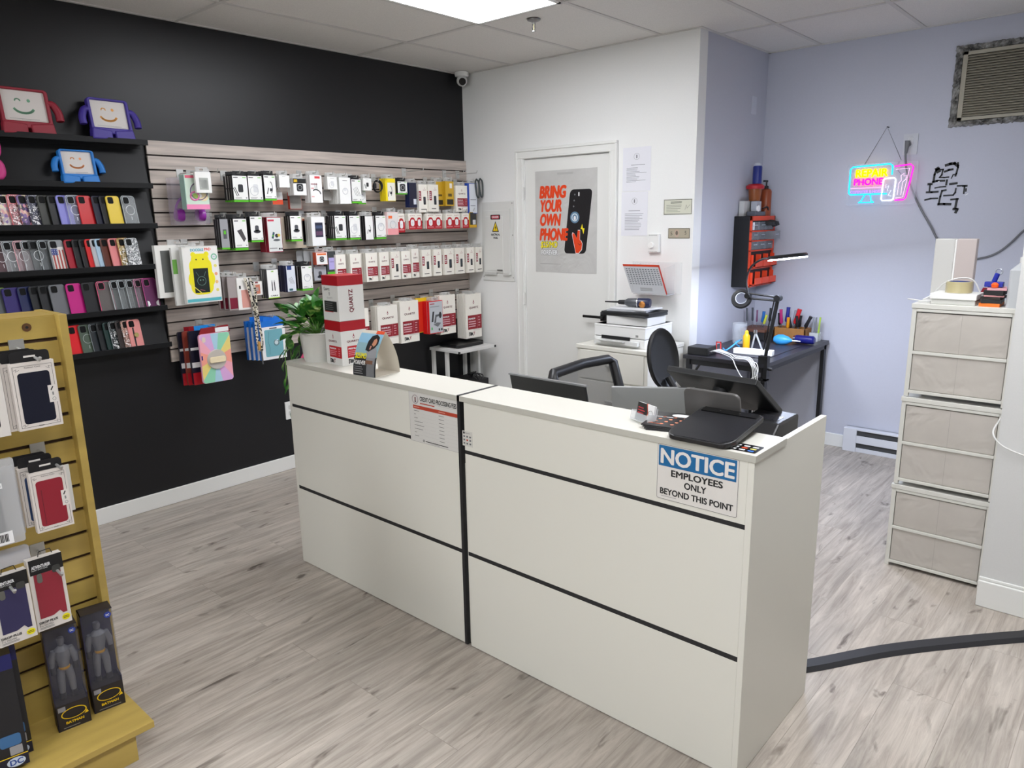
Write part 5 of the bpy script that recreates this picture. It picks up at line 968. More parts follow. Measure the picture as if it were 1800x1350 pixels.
for k in range(25): z = .056+.0142*k; b.add([(.07, -.026, z), (W, -.026, z), (W, -.012, z+.0105), (.07, -.012, z+.0105), (.07, -.026, z-.002), (W, -.026, z-.002), (W, -.012, z+.0085), (.07, -.012, z+.0085)], [(0, 1, 2, 3), (7, 6, 5, 4), (0, 4, 5, 1), (3, 2, 6, 7)], bg)
b.build('louvres', T)
# neon sign
T = thing('neon_sign', 'neon repair phone sign on clear acrylic in the alcove', 'neon sign', FY(2.79, .955, 1.788)); W, Hh = .41, .262
def U(u): return -W/2+u*W
def V(v): return Hh/2-v*Hh
def tubeline(name, pts, r, col, st, closed=False, T=T):
    b = MB(); b.tube([(U(u), V(v), .004) for u, v in pts], r, mat(col, .5, emis=st), 8, closed=closed); return b.build(name, T)
b = MB(); b.prism(rr(W, Hh, .012), -.004, 0, mat('#DDE6F2', .08, alpha=.18)); b.build('acrylic_panel', T)
CY, YE_, MG, WH, LV = '#0CB8E4', '#F5E000', '#FF14A4', '#EEF2FF', '#A87CF0'
tubeline('monitor_outline_tube', [(.60, .74), (.06, .74), (.035, .70), (.035, .13), (.07, .075), (.61, .045), (.65, .09), (.65, .30)], .0042, CY, 2.6)
tubeline('monitor_stand_tube', [(.28, .75), (.23, .90), (.19, .935), (.42, .935), (.38, .90), (.36, .75)], .0036, CY, 2.4)
for s_, u0, v0, u1, v1, c, bo in (('REPAIR', .12, .33, .59, .14, YE_, .015), ('PHONE', .10, .52, .53, .36, MG, .01), ('COMPUTER & MORE', .06, .71, .52, .645, LV, .0)):
    b = MB(); v, f, a0, a1, c0, c1 = text_mesh(s_, bo)
    for zz in (.003, .007): b.add([(U(u0+(p[0]-a0)/(a1-a0)*(u1-u0)), V(v0+(p[1]-c0)/(c1-c0)*(v1-v0)), zz) for p in v], f, mat(c, .5, emis=1.5 if bo else 1.3))
    b.build('neon_lettering', T)
tubeline('divider_tube', [(.06, .59), (.53, .585)], .0018, '#FF9CE0', 1.6)
tubeline('phone_outline_tube', [(.555, .38), (.69, .375), (.71, .42), (.70, .87), (.675, .90), (.54, .90), (.525, .86), (.535, .42)], .0042, WH, 1.9, True)
tubeline('phone_detail_tube', [(.58, .52), (.57, .6), (.62, .55), (.60, .68), (.66, .66), (.62, .78), (.67, .80)], .0012, WH, 1.1)
tubeline('tower_outline_tube', [(.68, .11), (.90, .08), (.94, .14), (.91, .5), (.87, .85), (.84, .89), (.72, .90)], .0042, MG, 2.4)
tubeline('tower_inner_tube', [(.70, .18), (.89, .165), (.86, .5), (.83, .83), (.73, .85)], .0014, '#FFC6EE', 1.2)
tubeline('wrench_tube', [(.75, .78), (.76, .5), (.79, .44), (.78, .33), (.82, .28), (.82, .35), (.86, .33), (.85, .42), (.81, .48), (.80, .78)], .0014, '#FFD6F4', 1.1)
b = MB(); b.tube([(U(.24), V(.02), .002), (.008, .344, .002), (U(.76), V(-.03), .002)], .0018, mat('#4A4B4E', .5), 6); b.tube([(U(.74), V(0), .006), (U(.71), V(.1), .008), (U(.79), V(.12), .008), (U(.73), V(.2), .008), (U(.78), V(.3), .008)], .0018, mat('#8E7A90', .5), 6); b.build('hanging_cord', T); b = MB(); b.cyl((.008, .344, -.034), (.008, .344, .006), .003, INK); b.build('nail', T)
pl = bpy.data.lights.new('neon_glow', 'POINT')  # light given off by the sign's own tubes towards the wall
pl.energy = 0; bpy.data.lights.remove(pl)
# outlet with plug, grey cord
T = thing('wall_outlet', 'clear covered wall outlet above the neon sign', 'outlet', FY(2.932, YB-.0005, 2.02)); b = MB(); b.prism(rr(.082, .125, .004), 0, .006, mat('#C5C7CE', .35)); b.build('plate', T); b = MB(); b.prism(rr(.032, .04, .006, .0, .02), .006, .009, mat('#D9DAE0', .4)); b.build('socket', T)
T = thing('grey_power_cord', 'grey power cord running down the alcove wall from the outlet', 'power cord', (0, 0, 0)); gc = mat('#6E6F72', .5)
b = MB(); b.tube([(2.922, .984, 2.022), (2.922, .962, 2.02)], .016, gc, 10); b.tube(bez([(2.922, .962, 2.01), (2.918, .955, 1.955), (2.935, .96, 1.85), (2.965, .972, 1.757), (3.01, .98, 1.66), (3.055, .981, 1.582), (3.10, .981, 1.51), (3.145, .981, 1.43), (3.22, .981, 1.34), (3.30, .981, 1.315), (3.366, .981, 1.326), (3.43, .981, 1.345), (3.482, .981, 1.379), (3.53, .981, 1.43), (3.581, .981, 1.494), (3.66, .981, 1.56)], 5), .006, gc, 8); b.build('cable', T, smooth=True)
b = MB(); b.cyl((2.922, .958, 2.04), (2.918, .958, 1.965), .016, gc, .008); b.build('plug', T, smooth=True)
# black strips on the wall
T = thing('circuit_strips', 'cluster of black flex circuit strips stuck on the alcove wall', 'wall decoration', FY(0, YB-.0006, 0)); b = MB(); K = mat('#101014', .45)
def q(cx, cy): return (3.043+(1620+cx/11.25-1632)*.00305, 1.897-(270+cy/11.25-288)*.00345)
for pts, wd in (([(500, 250), (580, 230), (660, 225), (720, 270)], .016), ([(725, 220), (735, 300), (715, 420), (705, 460)], .010), ([(700, 430), (655, 440), (630, 505)], .006), ([(360, 310), (310, 330), (285, 420), (275, 560)], .012), ([(330, 320), (350, 350)], .024), ([(270, 560), (350, 545), (490, 545)], .012), ([(400, 330), (445, 330), (430, 430), (400, 470)], .009), ([(390, 480), (480, 485), (570, 480)], .008), ([(490, 370), (560, 345), (630, 335)], .012), ([(185, 600), (240, 600)], .014), ([(215, 610), (215, 740)], .009), ([(165, 760), (260, 760), (380, 755)], .012), ([(325, 680), (420, 665), (530, 660)], .008), ([(545, 540), (540, 620)], .011), ([(620, 615), (740, 605)], .013), ([(770, 655), (860, 655)], .010), ([(880, 660), (940, 660)], .012), ([(905, 660), (905, 800)], .009), ([(940, 720), (940, 760)], .008), ([(740, 710), (735, 780), (700, 830), (520, 835)], .009), ([(540, 730), (470, 740), (445, 850), (430, 1000)], .010), ([(430, 1000), (540, 1000), (660, 1005)], .014), ([(145, 910), (250, 885), (390, 885)], .010), ([(670, 915), (800, 905)], .010), ([(785, 910), (770, 1080)], .013), ([(745, 1100), (810, 1110), (790, 1160)], .015)): b.line([q(*p) for p in pts], wd, K, .0016); b.line([q(*p) for p in pts], wd*.9, K, .0008)
b.poly([q(930, 830), q(1000, 800), q(985, 820), q(940, 845)], PAPER, .002); b.poly([q(365, 555), q(400, 545), (q(395, 575))], PAPER, .002); b.build('strips', T)

# organiser on the side wall
T = thing('parts_organizer', 'black and orange wall organiser with drawers and bins in the alcove', 'organizer', (X1, .57, 1.125)); Wd, Dp_, Hh = .39, .125, .475; og = mat('#E2451E', .4)
b = MB(); b.box(0, 0, 0, Dp_-.012, Wd, Hh, mat('#0D0D10', .5)); b.build('case', T, bevel=.003)
M = Matrix(((0, 0, 1, Dp_-.012), (1, 0, 0, 0), (0, 1, 0, 0), (0, 0, 0, 1)))
b = MB(); b.M = M
for x0, y0, x1, y1 in ((0, 0, .014, Hh), (Wd-.014, 0, Wd, Hh), (0, Hh-.03, Wd, Hh), (0, Hh-.105, Wd, Hh-.095), (0, Hh-.17, Wd, Hh-.16), (0, Hh-.235, Wd, Hh-.225), (0, 0, Wd, .012), (0, .12, Wd, .13)): b.box(x0, y0, 0, x1, y1, .014, og)
b.build('orange_frame', T, bevel=.0015)
for r_ in range(3):
    for c in range(3):
        b = MB(); b.M = M; x = .016+.12*c; y = Hh-.093-.065*r_; pull = .05 if (r_, c) == (1, 2) else 0; b.box(x, y, -.05, x+.115, y+.055, .012+pull, mat('#9AA0A8', .2, alpha=.55)); b.box(x+.035, y+.03, .012+pull, x+.08, y+.036, .018+pull, mat('#C5CBD2', .2, alpha=.8)); b.build('clear_drawer', T)
for r_ in range(2):
    for c in range(3):
        b = MB(); b.M = M; x = .018+.12*c; y = .016+.118*(1-r_); hh = .085; dp = .05
        for bx_ in ((x, y, 0, x+.004, y+hh, dp*.6), (x+.108, y, 0, x+.112, y+hh, dp*.6), (x, y, 0, x+.112, y+.004, dp), (x, y, dp-.004, x+.112, y+hh*.55, dp)): b.box(*bx_, mat('#EE4A26', .4))
        b.build('orange_bin', T)
b = MB(); b.M = M; b.prism(rr(.03, .05, .002, .035, Hh-.066), .0125, .0135, PAPER); b.text('4', .03, Hh-.075, .04, Hh-.057, mat('#3A5AA0', .5), .014); b.build('drawer_label', T)
b = MB(); b.tube(bez([(0, 0, 0), (.03, .02, .01), (.05, .06, .0), (.02, .08, -.012), (.05, .10, .0)], 4), .014, MBLACK, 8); b.box(-.005, .0, -.015, .05, .1, .008, mat('#2A2B2D', .4)); tag(b.build('black_tangle', M=Matrix.Translation((X1+Dp_+.003, .80, 1.55))), 'small black device with cord perched on the open top drawer', 'device')
zt = 1.60
T = thing('glue_jar', 'amber jar with red lid on top of the organiser', 'jar', (X1+.065, .735, zt+.10)); b = MB(); b.lathe([(.001, 0), (.036, .0), (.045, .075), (.045, .08)], (0, 0, 0), mat('#8A4A1E', .2)); b.build('jar', T, smooth=True); b = MB(); b.lathe([(.058, .08), (.06, .088), (.06, .1), (.045, .112), (.001, .112)], (0, 0, 0), mat('#B01622', .35)); b.build('lid', T, smooth=True)
T = thing('spray_can', 'small blue can standing on the red lid', 'can', (X1+.075, .735, zt+.213)); b = MB(); b.lathe([(.001, 0), (.03, 0), (.03, .11), (.026, .118)], (0, 0, 0), mat('#1C2A7A', .35)); b.build('can', T, smooth=True); b = MB(); b.lathe([(.026, .118), (.02, .135), (.001, .138)], (0, 0, 0), mat('#C6CAD4', .35)); b.build('cap', T, smooth=True)
T = thing('pump_bottle', 'brown pump bottle right of the amber jar', 'bottle', (X1+.08, .885, zt)); b = MB(); b.lathe([(.001, 0), (.038, 0), (.038, .165), (.03, .18), (.014, .185)], (0, 0, 0), mat('#8E4220', .35)); b.build('bottle', T, smooth=True); b = MB(); b.lathe([(.015, .183), (.015, .2), (.005, .205), (.005, .232), (.001, .233)], (0, 0, 0), MBLACK); b.box(-.006, -.045, .228, .006, .012, .24, MBLACK); b.build('pump', T)
slab('white_card_box', 'white box at the back of the organiser top, against the wall', 'box', X1+.008, .62, zt, X1+.045, .79, .10, '#C2C2C0')
T = thing('dial_gauge', 'grey device with white round dial on the organiser', 'gauge', (X1+.085, .72, zt)); b = MB(); b.box(-.03, -.08, 0, .03, .09, .03, mat('#5A5E68', .5)); b.box(-.02, -.04, .03, .02, .04, .098, mat('#A9ACB4', .5)); b.build('body', T, bevel=.003); b = MB(); b.lathe([(.001, .0), (.022, .0), (.022, .008), (.001, .009)], (.02, -.02, .05), WHITE, axis='x'); b.build('dial', T); b = MB(); b.tube(bez([(.02, .06, .05), (.03, .12, .06), (.02, .15, .03), (.0, .13, .005)], 5), .005, MBLACK, 6); b.build('hose', T)

# ------------------------------------------------------------------ workbench
BZ = .752
T = thing('workbench', 'black metal repair bench in the alcove', 'workbench', (0, 0, 0)); bm = mat('#151518', .45)
b = MB(); b.box(X1+.012, -.10, BZ-.025, 2.545, .965, BZ, mat('#232228', .35)); b.build('bench_top', T, bevel=.003)
for x in (X1+.03, 2.51):
    for y in (-.07, .93): b = MB(); b.box(x, y-.02, 0, x+.025, y+.02, BZ-.025, bm); b.build('leg', T)
b = MB(); b.box(X1+.03, -.08, BZ-.06, 2.535, -.06, BZ-.026, bm); b.box(X1+.03, .92, BZ-.06, 2.535, .94, BZ-.026, bm); b.box(2.515, -.08, BZ-.055, 2.535, .94, BZ-.026, bm); b.build('rails', T)
b = MB(); b.tube([(X1+.05, -.07, BZ-.16), (X1+.12, -.07, BZ-.05)], .008, bm, 6); b.tube([(2.51, -.07, BZ-.16), (2.44, -.07, BZ-.05)], .008, bm, 6); b.build('braces', T)
slab('repair_mat', 'dark rubber mat covering the bench front', 'mat', 2.10, .05, BZ, 2.48, .62, .003, '#2E2E38')
T = thing('charging_hub', 'black charging hub box at the left front of the bench', 'charging hub', (2.085, -.02, BZ)); b = MB(); b.box(-.07, -.05, 0, .07, .07, .05, mat('#19191B', .4)); b.build('case', T, bevel=.004); b = MB()
for k in range(4): b.box(.07, -.03+.02*k, .012, .073, -.02+.02*k, .03, CHROME)
b.build('ports', T)
wc = mat('#D9D9D6', .5)
for k in range(5):
    y0 = -.035+.02*k; b = MB()
    pts = [(2.158, y0, BZ+.025), (2.19, y0-.01, BZ+.032), (2.25+.01*k, -.02+.03*k-.012*k*k*.5, BZ+.012), (2.33, -.095+.028*k, BZ+.006)]
    if k == 0: pts += [(2.37, -.13, BZ-.03), (2.42, -.15, BZ-.085), (2.47, -.16, BZ-.09), (2.515, -.155, BZ-.055), (2.50, -.13, BZ+.0), (2.45, -.115, BZ+.012)]
    else: pts += [(2.40, -.085+.022*k, BZ+.006), (2.445+.012*k, -.118-.006*k, BZ-.004), (2.472+.012*k, -.14-.006*k, BZ-.05), (2.465+.014*k, -.14-.006*k, BZ-.14-.01*k), (2.47+.02*k, -.13-.004*k, BZ-.26-.04*k)]
    b.tube(bez(pts, 6), .0026, wc, 6); o = b.build('charging_cable', smooth=True); tag(o, 'white charging cable from the hub, %s of the bundle, drooping over the bench edge' % ('nearest', 'second', 'third', 'fourth', 'farthest')[k], 'cable', 'white charging cables')
b = MB(); b.line([(0, 0), (0, .05), (.03, .05), (.03, .0), (0, 0)], .008, mat('#F04A42', .4), 0); tag(b.build('red_clip', M=FY(2.10, .16, BZ+.004)), 'small red plastic frame clip behind the charging hub', 'clip')
b = MB(); b.tube(bez([(2.12, .22, BZ+.006), (2.17, .16, BZ+.008), (2.20, .25, BZ+.05), (2.17, .38, BZ+.045), (2.12, .40, BZ+.02), (2.18, .33, BZ+.008)], 6), .005, mat('#4AA0D8', .4), 6); tag(b.build('blue_strap', smooth=True), 'light blue wrist strap curled on the bench', 'strap')
b = MB(); b.prism(rr(.1, .03, .014), 0, .006, mat('#1E7AC8', .4)); tag(b.build('blue_tool', M=Matrix.Translation((2.13, .12, BZ))), 'flat blue opening tool lying behind the hub', 'tool')
b = MB(); b.lathe([(.001, 0), (.045, 0), (.05, .14), (.048, .14), (.043, .004), (.001, .004)], (0, 0, 0), CLEAR); tag(b.build('clear_cup', M=Matrix.Translation((2.10, .50, BZ)), smooth=True), 'clear plastic cup at the side wall on the bench', 'cup')
T = thing('flux_bottle', 'yellow squeeze bottle on the bench', 'bottle', (2.235, .31, BZ+.003)); b = MB(); b.lathe([(.001, 0), (.022, 0), (.022, .085), (.012, .1)], (0, 0, 0), mat('#E0A80E', .35)); b.build('bottle', T, smooth=True); b = MB(); b.lathe([(.012, .099), (.012, .112), (.004, .122), (.001, .122)], (0, 0, 0), mat('#E8B82A', .4)); b.build('cap', T, smooth=True)
T = thing('power_strip', 'white power strip lying across the bench mat', 'power strip', Matrix.Translation((2.36, .14, BZ+.003)) @ Matrix.Rotation(math.radians(8), 4, 'Z')); b = MB(); b.box(-.12, -.028, 0, .12, .028, .034, WHITE); b.build('body', T, bevel=.004); b = MB()
for k in range(4): b.prism(rr(.02, .028, .004, -.08+.05*k, 0), .034, .0348, mat('#B9B9B6', .5))
b.build('sockets', T)
T = thing('tweezer_stand', 'clear plastic holder tilted beside the yellow bottle', 'holder', (2.285, .33, BZ+.003)); b = MB(); b.tube([(-.02, 0, 0), (.0, 0, .11)], .006, CLEAR2, 8); b.tube([(.05, 0, 0), (.0, 0, .11)], .006, CLEAR2, 8); b.cyl((0, 0, .105), (0, 0, .125), .012, CHROME); b.build('arms', T)
T = thing('air_blower', 'light blue rubber dust blower on the bench', 'blower', (2.36, .60, BZ+.035)); b = MB(); b.lathe([(.001, -.06), (.02, -.055), (.034, -.03), (.036, 0), (.026, .035), (.01, .06), (.006, .066)], (0, 0, 0), mat('#3A9ADC', .4), axis='x'); b.build('bulb', T, smooth=True); b = MB(); b.lathe([(.006, .064), (.004, .12)], (0, 0, 0), mat('#D0D0D0', .4), axis='x'); b.build('nozzle', T)
T = thing('blue_flask', 'dark blue metal bottle lying near the bench edge', 'bottle', Matrix.Translation((2.46, .72, BZ+.03))); b = MB(); b.lathe([(.001, -.055), (.026, -.055), (.028, -.05), (.028, .06), (.02, .07), (.001, .07)], (0, 0, 0), mat('#1A1E6E', .3), axis='x'); b.build('body', T, smooth=True); b = MB(); b.lathe([(.024, -.055), (.022, -.07), (.001, -.072)], (0, 0, 0), CHROME, axis='x'); b.build('cap', T)
# tool holders
T = thing('tool_box_holder', 'light wooden tool holder box on the back of the bench', 'tool holder', (2.325, .86, BZ)); b = MB(); wd_ = mat('#9A6A34', .6, kind='maple')
for bx_ in ((-.11, -.06, 0, .11, -.05, .085), (-.11, .05, 0, .11, .06, .085), (-.11, -.06, 0, -.1, .06, .085), (.1, -.06, 0, .11, .06, .085), (-.11, -.06, 0, .11, .06, .01)): b.box(*bx_, wd_)
b.build('box', T, bevel=.002)
T = thing('dark_tool_rack', 'dark rack with brown wooden top at the side wall of the bench', 'tool holder', (2.12, .80, BZ)); b = MB(); b.box(-.10, -.10, 0, .07, .1, .055, MBLACK); b.box(-.105, -.105, .055, .075, .105, .075, mat('#6A4434', .6)); b.build('rack', T, bevel=.002)
T = thing('clear_pen_cup', 'clear square cup of tweezers at the bench corner', 'cup', (2.475, .88, BZ)); b = MB(); b.box(-.03, -.03, 0, .03, .03, .004, CLEAR2); 
for bx_ in ((-.03, -.03, 0, .03, -.028, .06), (-.03, .028, 0, .03, .03, .06), (-.03, -.03, 0, -.028, .03, .06), (.028, -.03, 0, .03, .03, .06)): b.box(*bx_, CLEAR2)
b.build('cup', T)
def tool(x, y, z, dx, dy, L, hc, r, label, shaft='#8A8C90', hl=.5):
    d = Vector((dx, dy, 1)).normalized(); p = Vector((x, y, z)); T = thing('hand_tool', label, 'tool', p, 'hand tools on the bench')
    b = MB(); b.cyl((0, 0, 0), tuple(d*L*(1-hl)), r*.3, mat(shaft, .3, .8), n=8); b.build('shaft', T)
    b = MB(); P = [d*L*(1-hl), d*L*(1-hl*.9), d*L*(1-hl*.3), d*L]; b.tube([tuple(q_) for q_ in P], [r*.8, r*1.35, r*1.1, r*1.25], mat(hc, .4), 10); b.build('handle', T, smooth=True)
for t_ in ((2.245, .85, .012, -.1, 0, .17, '#15151A', .008, 'black handled tool at the left of the wooden box'), (2.27, .87, .012, .05, .05, .21, '#2A2F8A', .011, 'blue and red screwdriver standing tall in the wooden box'), (2.265, .83, .012, -.05, -.1, .20, '#B02A6A', .009, 'magenta handled tool in the wooden box'), (2.31, .88, .012, .1, .05, .19, '#8E9298', .008, 'grey handled tool in the middle of the wooden box'), (2.32, .85, .012, .25, .0, .21, '#C81E26', .013, 'red handled screwdriver leaning right in the wooden box'), (2.30, .83, .012, .1, -.2, .15, '#E89A1E', .009, 'small orange tipped tool in the wooden box'), (2.36, .86, .012, .1, 0, .16, '#121214', .010, 'black handle in the right part of the wooden box'), (2.375, .84, .012, -.12, 0, .16, '#1A1A1C', .009, 'black handle leaning left in the wooden box'), (2.37, .88, .012, .45, 0, .17, '#222226', .010, 'black handle leaning far right over the wooden box'), (2.34, .84, .012, -.3, .1, .15, '#19191C', .008, 'thin black handle crossing inside the wooden box')): tool(t_[0], t_[1], BZ+t_[2]+.0, *t_[3:])
for t_ in ((2.04, .76, -.08, 0, .17, '#55585E', .006, 'grey tweezers leaning left on the dark rack'), (2.06, .80, -.04, 0, .17, '#4A4D54', .006, 'grey tweezers second on the dark rack'), (2.09, .80, .0, 0, .15, '#7A4A6A', .005, 'slim purple topped probe on the dark rack'), (2.12, .82, .1, 0, .14, '#2A6AB0', .009, 'blue handled tool on the dark rack'), (2.14, .79, .3, -.1, .12, '#D8E04A', .007, 'yellow topped brush on the dark rack'), (2.165, .84, .05, 0, .17, '#2A2C30', .008, 'dark upright tool at the right of the dark rack')): tool(t_[0], t_[1], BZ+.076, t_[2], t_[3], t_[4]*.8, t_[5], t_[6], t_[7], hl=.7)
for t_ in ((2.462, .88, -.03, 0, '#8E9298', 'silver tweezers in the clear cup, left one'), (2.475, .87, .03, 0, '#7A7E84', 'silver tweezers in the clear cup, middle one'), (2.49, .89, .06, 0, '#A8C84A', 'green tweezers in the clear cup')): tool(t_[0], t_[1], BZ+.005, t_[2], t_[3], .16, t_[4], .005, t_[5], hl=.8)
# desk lamp
T = thing('magnifier_lamp', 'black clamp arm lamp with glowing ring head over the bench', 'desk lamp', (2.53, -.085, BZ)); lk = mat('#0C0C0E', .4)
b = MB(); b.box(-.035, -.02, -.0, .02, .02, .045, lk); b.box(.0, -.02, -.10, .02, .02, .0, lk); b.box(-.035, -.02, -.105, .02, .02, -.09, lk); b.cyl((-.015, 0, -.13), (-.015, 0, -.027), .007, lk); b.cyl((-.015, 0, -.135), (-.015, 0, -.125), .018, lk); b.cyl((.02, 0, -.03), (.045, 0, -.03), .01, lk); b.build('clamp', T)
b = MB(); b.tube([(0, 0, .04), (.006, .0, .10)], .010, lk, 10); b.tube([(.006, .0, .08), (.045, .02, .385)], .011, lk, 10); b.tube([(-.016, .0, .08), (.023, .02, .37)], .004, lk, 8); b.cyl((.045, -.002, .385), (.045, .042, .385), .019, lk); b.build('lower_arm', T, smooth=True)
b = MB(); b.tube([(.045, .02, .39), (-.135, .02, .405)], .006, lk, 8); b.tube([(.045, .02, .37), (-.135, .02, .375)], .006, lk, 8); b.cyl((-.135, 0, .39), (-.135, .04, .39), .016, lk); b.build('upper_arm', T, smooth=True)
b = MB(); b.M = Matrix.Translation((-.175, .02, .37)) @ Matrix.Rotation(math.radians(70), 4, 'X') @ Matrix.Rotation(math.radians(12), 4, 'Y'); b.ring(0, 0, .047, .014, lk, 0); b.ring(0, 0, .033, .003, mat('#BFC4CC', .3, .5), .01); b.M = Matrix(); b.build('cord_wheel', T, smooth=True)
b = MB(); b.tube(bez([(-.135, .02, .40), (-.15, .02, .48), (-.125, .02, .56), (-.06, .02, .605), (.0, .02, .610)], 6), .006, lk, 8); b.build('gooseneck', T, smooth=True)
Ml = Matrix.Translation((.085, .02, .617)) @ Matrix.Rotation(math.radians(-7), 4, 'Y')
b = MB(); b.M = Ml; b.lathe([(.074, .0), (.106, .0), (.108, .01), (.1, .018), (.07, .018), (.068, .008), (.074, 0)], (0, 0, 0), lk, 36, caps=False); b.lathe([(.001, .004), (.07, .004)], (0, 0, 0), mat('#DDE6EE', .05, alpha=.25), 36, caps=False); b.build('ring_head', T, smooth=True)
b = MB(); b.M = Ml; b.lathe([(.074, -.004), (.074, -.009), (.105, -.009), (.105, -.004)], (0, 0, 0), mat('#DDE8FF', .5, emis=LAMP_STRENGTH), 36, caps=False); b.build('led_ring', T, smooth=True)

# ------------------------------------------------------------------ stacked fabric drawer units (right)
fb = mat('#BDB7AF', .85, kind='fabric'); fr = mat('#D6D5CD', .4)
CX0, CX1, CY0, CY1 = 3.425, 3.812, -.722, -.36
for k, (z0, z1, ds) in enumerate(((.812, 1.222, 'top'), (.402, .808, 'middle'), (0, .398, 'bottom'))):
    off = [.0, -.004, -.008][k]; x0, x1 = CX0+off, CX1-.004
    T = thing('fabric_drawer_unit', '%s unit of the stacked white frame drawers by the right wall' % ds, 'drawer unit', (x0, CY0, z0), 'stacked fabric drawer units'); W = x1-x0; D = CY1-CY0; h = z1-z0
    b = MB()
    for x in (0, W-.018):
        for y in (0, D-.018): b = MB(); b.box(x, y, 0, x+.018, y+.018, h-.02, fr); b.build('post', T, bevel=.001)
    b = MB(); b.box(-.003, -.004, h-.02, W+.003, D, h, fr); b.box(.018, -.002, h-.034, W-.018, .012, h-.021, fr); b.build('top_board', T, bevel=.0015)
    
    for x in (0, W-.006): b = MB(); b.box(x, .02, .03, x+.006, D-.02, h-.03, mat('#CFCDC6', .6)); b.build('side_panel', T)
    for j, (a, c) in enumerate((((h-.036)*.5+.018, h-.038), (.03, (h-.036)*.5+.008))):
        b = MB(); b.box(.02, .002, a, W-.02, D-.03, c, fb); b.rect(W*.5-.0006, a, W*.5+.0006, c, mat('#A39D95', .9), .0, M=Matrix(((1, 0, 0, 0), (0, 0, 1, .0014), (0, 1, 0, 0), (0, 0, 0, 1)))); d = b.build('fabric_drawer', T, bevel=.003)
        b = MB(); b.box(.018, -.003, a-.014, W-.018, .01, a-.001, fr); b.build('drawer_rail', d, bevel=.001)
CT = 1.222
T = thing('router_box', 'tall white two panel tower router standing on the drawer units', 'router', Matrix.Translation((3.525, -.50, CT))); b = MB(); wq = mat('#C2C1BD', .5); b.box(-.08, -.025, 0, -.003, .025, .268, wq); b.box(.003, -.02, 0, .078, .03, .268, mat('#B9AEAA', .5)); b.box(-.004, -.02, 0, .004, .02, .266, WHITE); b.build('case', T, bevel=.003)
T = thing('white_device_box', 'flat white device box near the front of the drawer unit top', 'box', (3.57, -.63, CT)); b = MB(); b.box(-.082, -.07, 0, .082, .075, .022, mat('#C5C5BF', .5)); b.box(-.086, -.075, .022, .086, .078, .046, WHITE); b.rows(-.03, -.0, .03, .004, 1, GREYTXT, .0465); b.build('box', T, bevel=.003)
T = thing('tape_roll', 'roll of clear yellowish packing tape on the white box', 'tape', (3.573, -.62, CT+.047)); b = MB(); b.lathe([(.04, 0), (.05, 0), (.05, .046), (.04, .046), (.04, 0)], (0, 0, 0), mat('#B9AE86', .3), 36, caps=False); b.build('tape', T, smooth=True); b = MB(); b.lathe([(.037, 0), (.04, 0), (.04, .046), (.037, .046), (.037, 0)], (0, 0, 0), mat('#3A4A8E', .5), 36, caps=False); b.build('core', T, smooth=True)
b = MB(); b.tube(bez([(3.44, -.62, CT+.008), (3.47, -.60, CT+.03), (3.52, -.64, CT+.085), (3.575, -.63, CT+.108), (3.625, -.62, CT+.098), (3.66, -.60, CT+.03), (3.69, -.56, CT+.006)], 6), .0028, wc, 6); tag(b.build('white_usb_cable', smooth=True), 'thin white cable arching over the tape roll', 'cable')
b = MB(); b.tube(bez([(3.42, -.62, CT+.004), (3.39, -.66, CT+.012), (3.46, -.64, CT+.004), (3.49, -.6, CT+.003)], 6), .0025, wc, 6); tag(b.build('white_usb_cable', smooth=True), 'short white cable lying at the left end of the top', 'cable')
T = thing('red_circuit_board', 'dark red circuit board card leaning behind the tape roll', 'circuit board', FY(3.66, -.54, CT+.004, -15, 45)); b = MB(); b.box(-.035, 0, 0, .035, .075, .003, mat('#7A1020', .4)); b.rect(-.02, .02, .005, .05, mat('#8A8A84', .4), .0034); b.build('board', T)
for k, (c, lb, h, r) in enumerate((('#E8731A', 'orange plastic tray at the bottom of the parts pile', .014, 0), ('#1A1A1C', 'black phone part above the orange tray', .016, 3), ('#2A2420', 'dark screen frame in the middle of the parts pile', .010, -4), ('#C98A8A', 'pinkish foil sheet in the parts pile', .006, 5), ('#111113', 'thick black battery near the top of the parts pile', .020, 0), ('#D9A0A6', 'crumpled pink film on the black battery', .008, 8))):
    z = CT + sum((.014, .016, .010, .006, .020, .008)[:k]); slab('phone_part', lb, 'phone part', 3.665+.003*k, -.70, z+.0003*k, 3.738+.002*k, -.58, h, c, r, 'phone parts piled on the drawer units')
zc = CT+.078
T = thing('blue_clamp', 'blue spring clip on top of the parts pile', 'clip', (3.70, -.64, zc)); b = MB(); b.box(-.03, -.02, 0, .035, .02, .02, mat('#1C2A9A', .4)); b.tube([(0, 0, .02), (.01, 0, .055)], .010, mat('#1C2A9A', .4), 8); b.build('body', T, bevel=.002); b = MB(); b.M = FY(.013, 0, .062); b.ring(0, 0, .012, .003, mat('#A8ACB4', .3, .7), 0); b.M = Matrix(); b.build('loop', T)
b = MB(); b.lathe([(.001, 0), (.012, 0), (.014, .012), (.006, .02), (.001, .02)], (0, 0, 0), mat('#F0601A', .4)); tag(b.build('orange_knob', M=Matrix.Translation((3.71, -.675, zc)), smooth=True), 'small orange plastic knob beside the blue clip', 'knob')
T = thing('plastic_jug', 'translucent white plastic jug at the right end of the drawer top', 'jug', (3.80, -.64, CT)); b = MB(); v = [rr(.085, .14, .014), ]; pw2 = mat('#C9CCCE', .3, alpha=.85)
b.prism(rr(.085, .13, .014), 0, .15, pw2); 
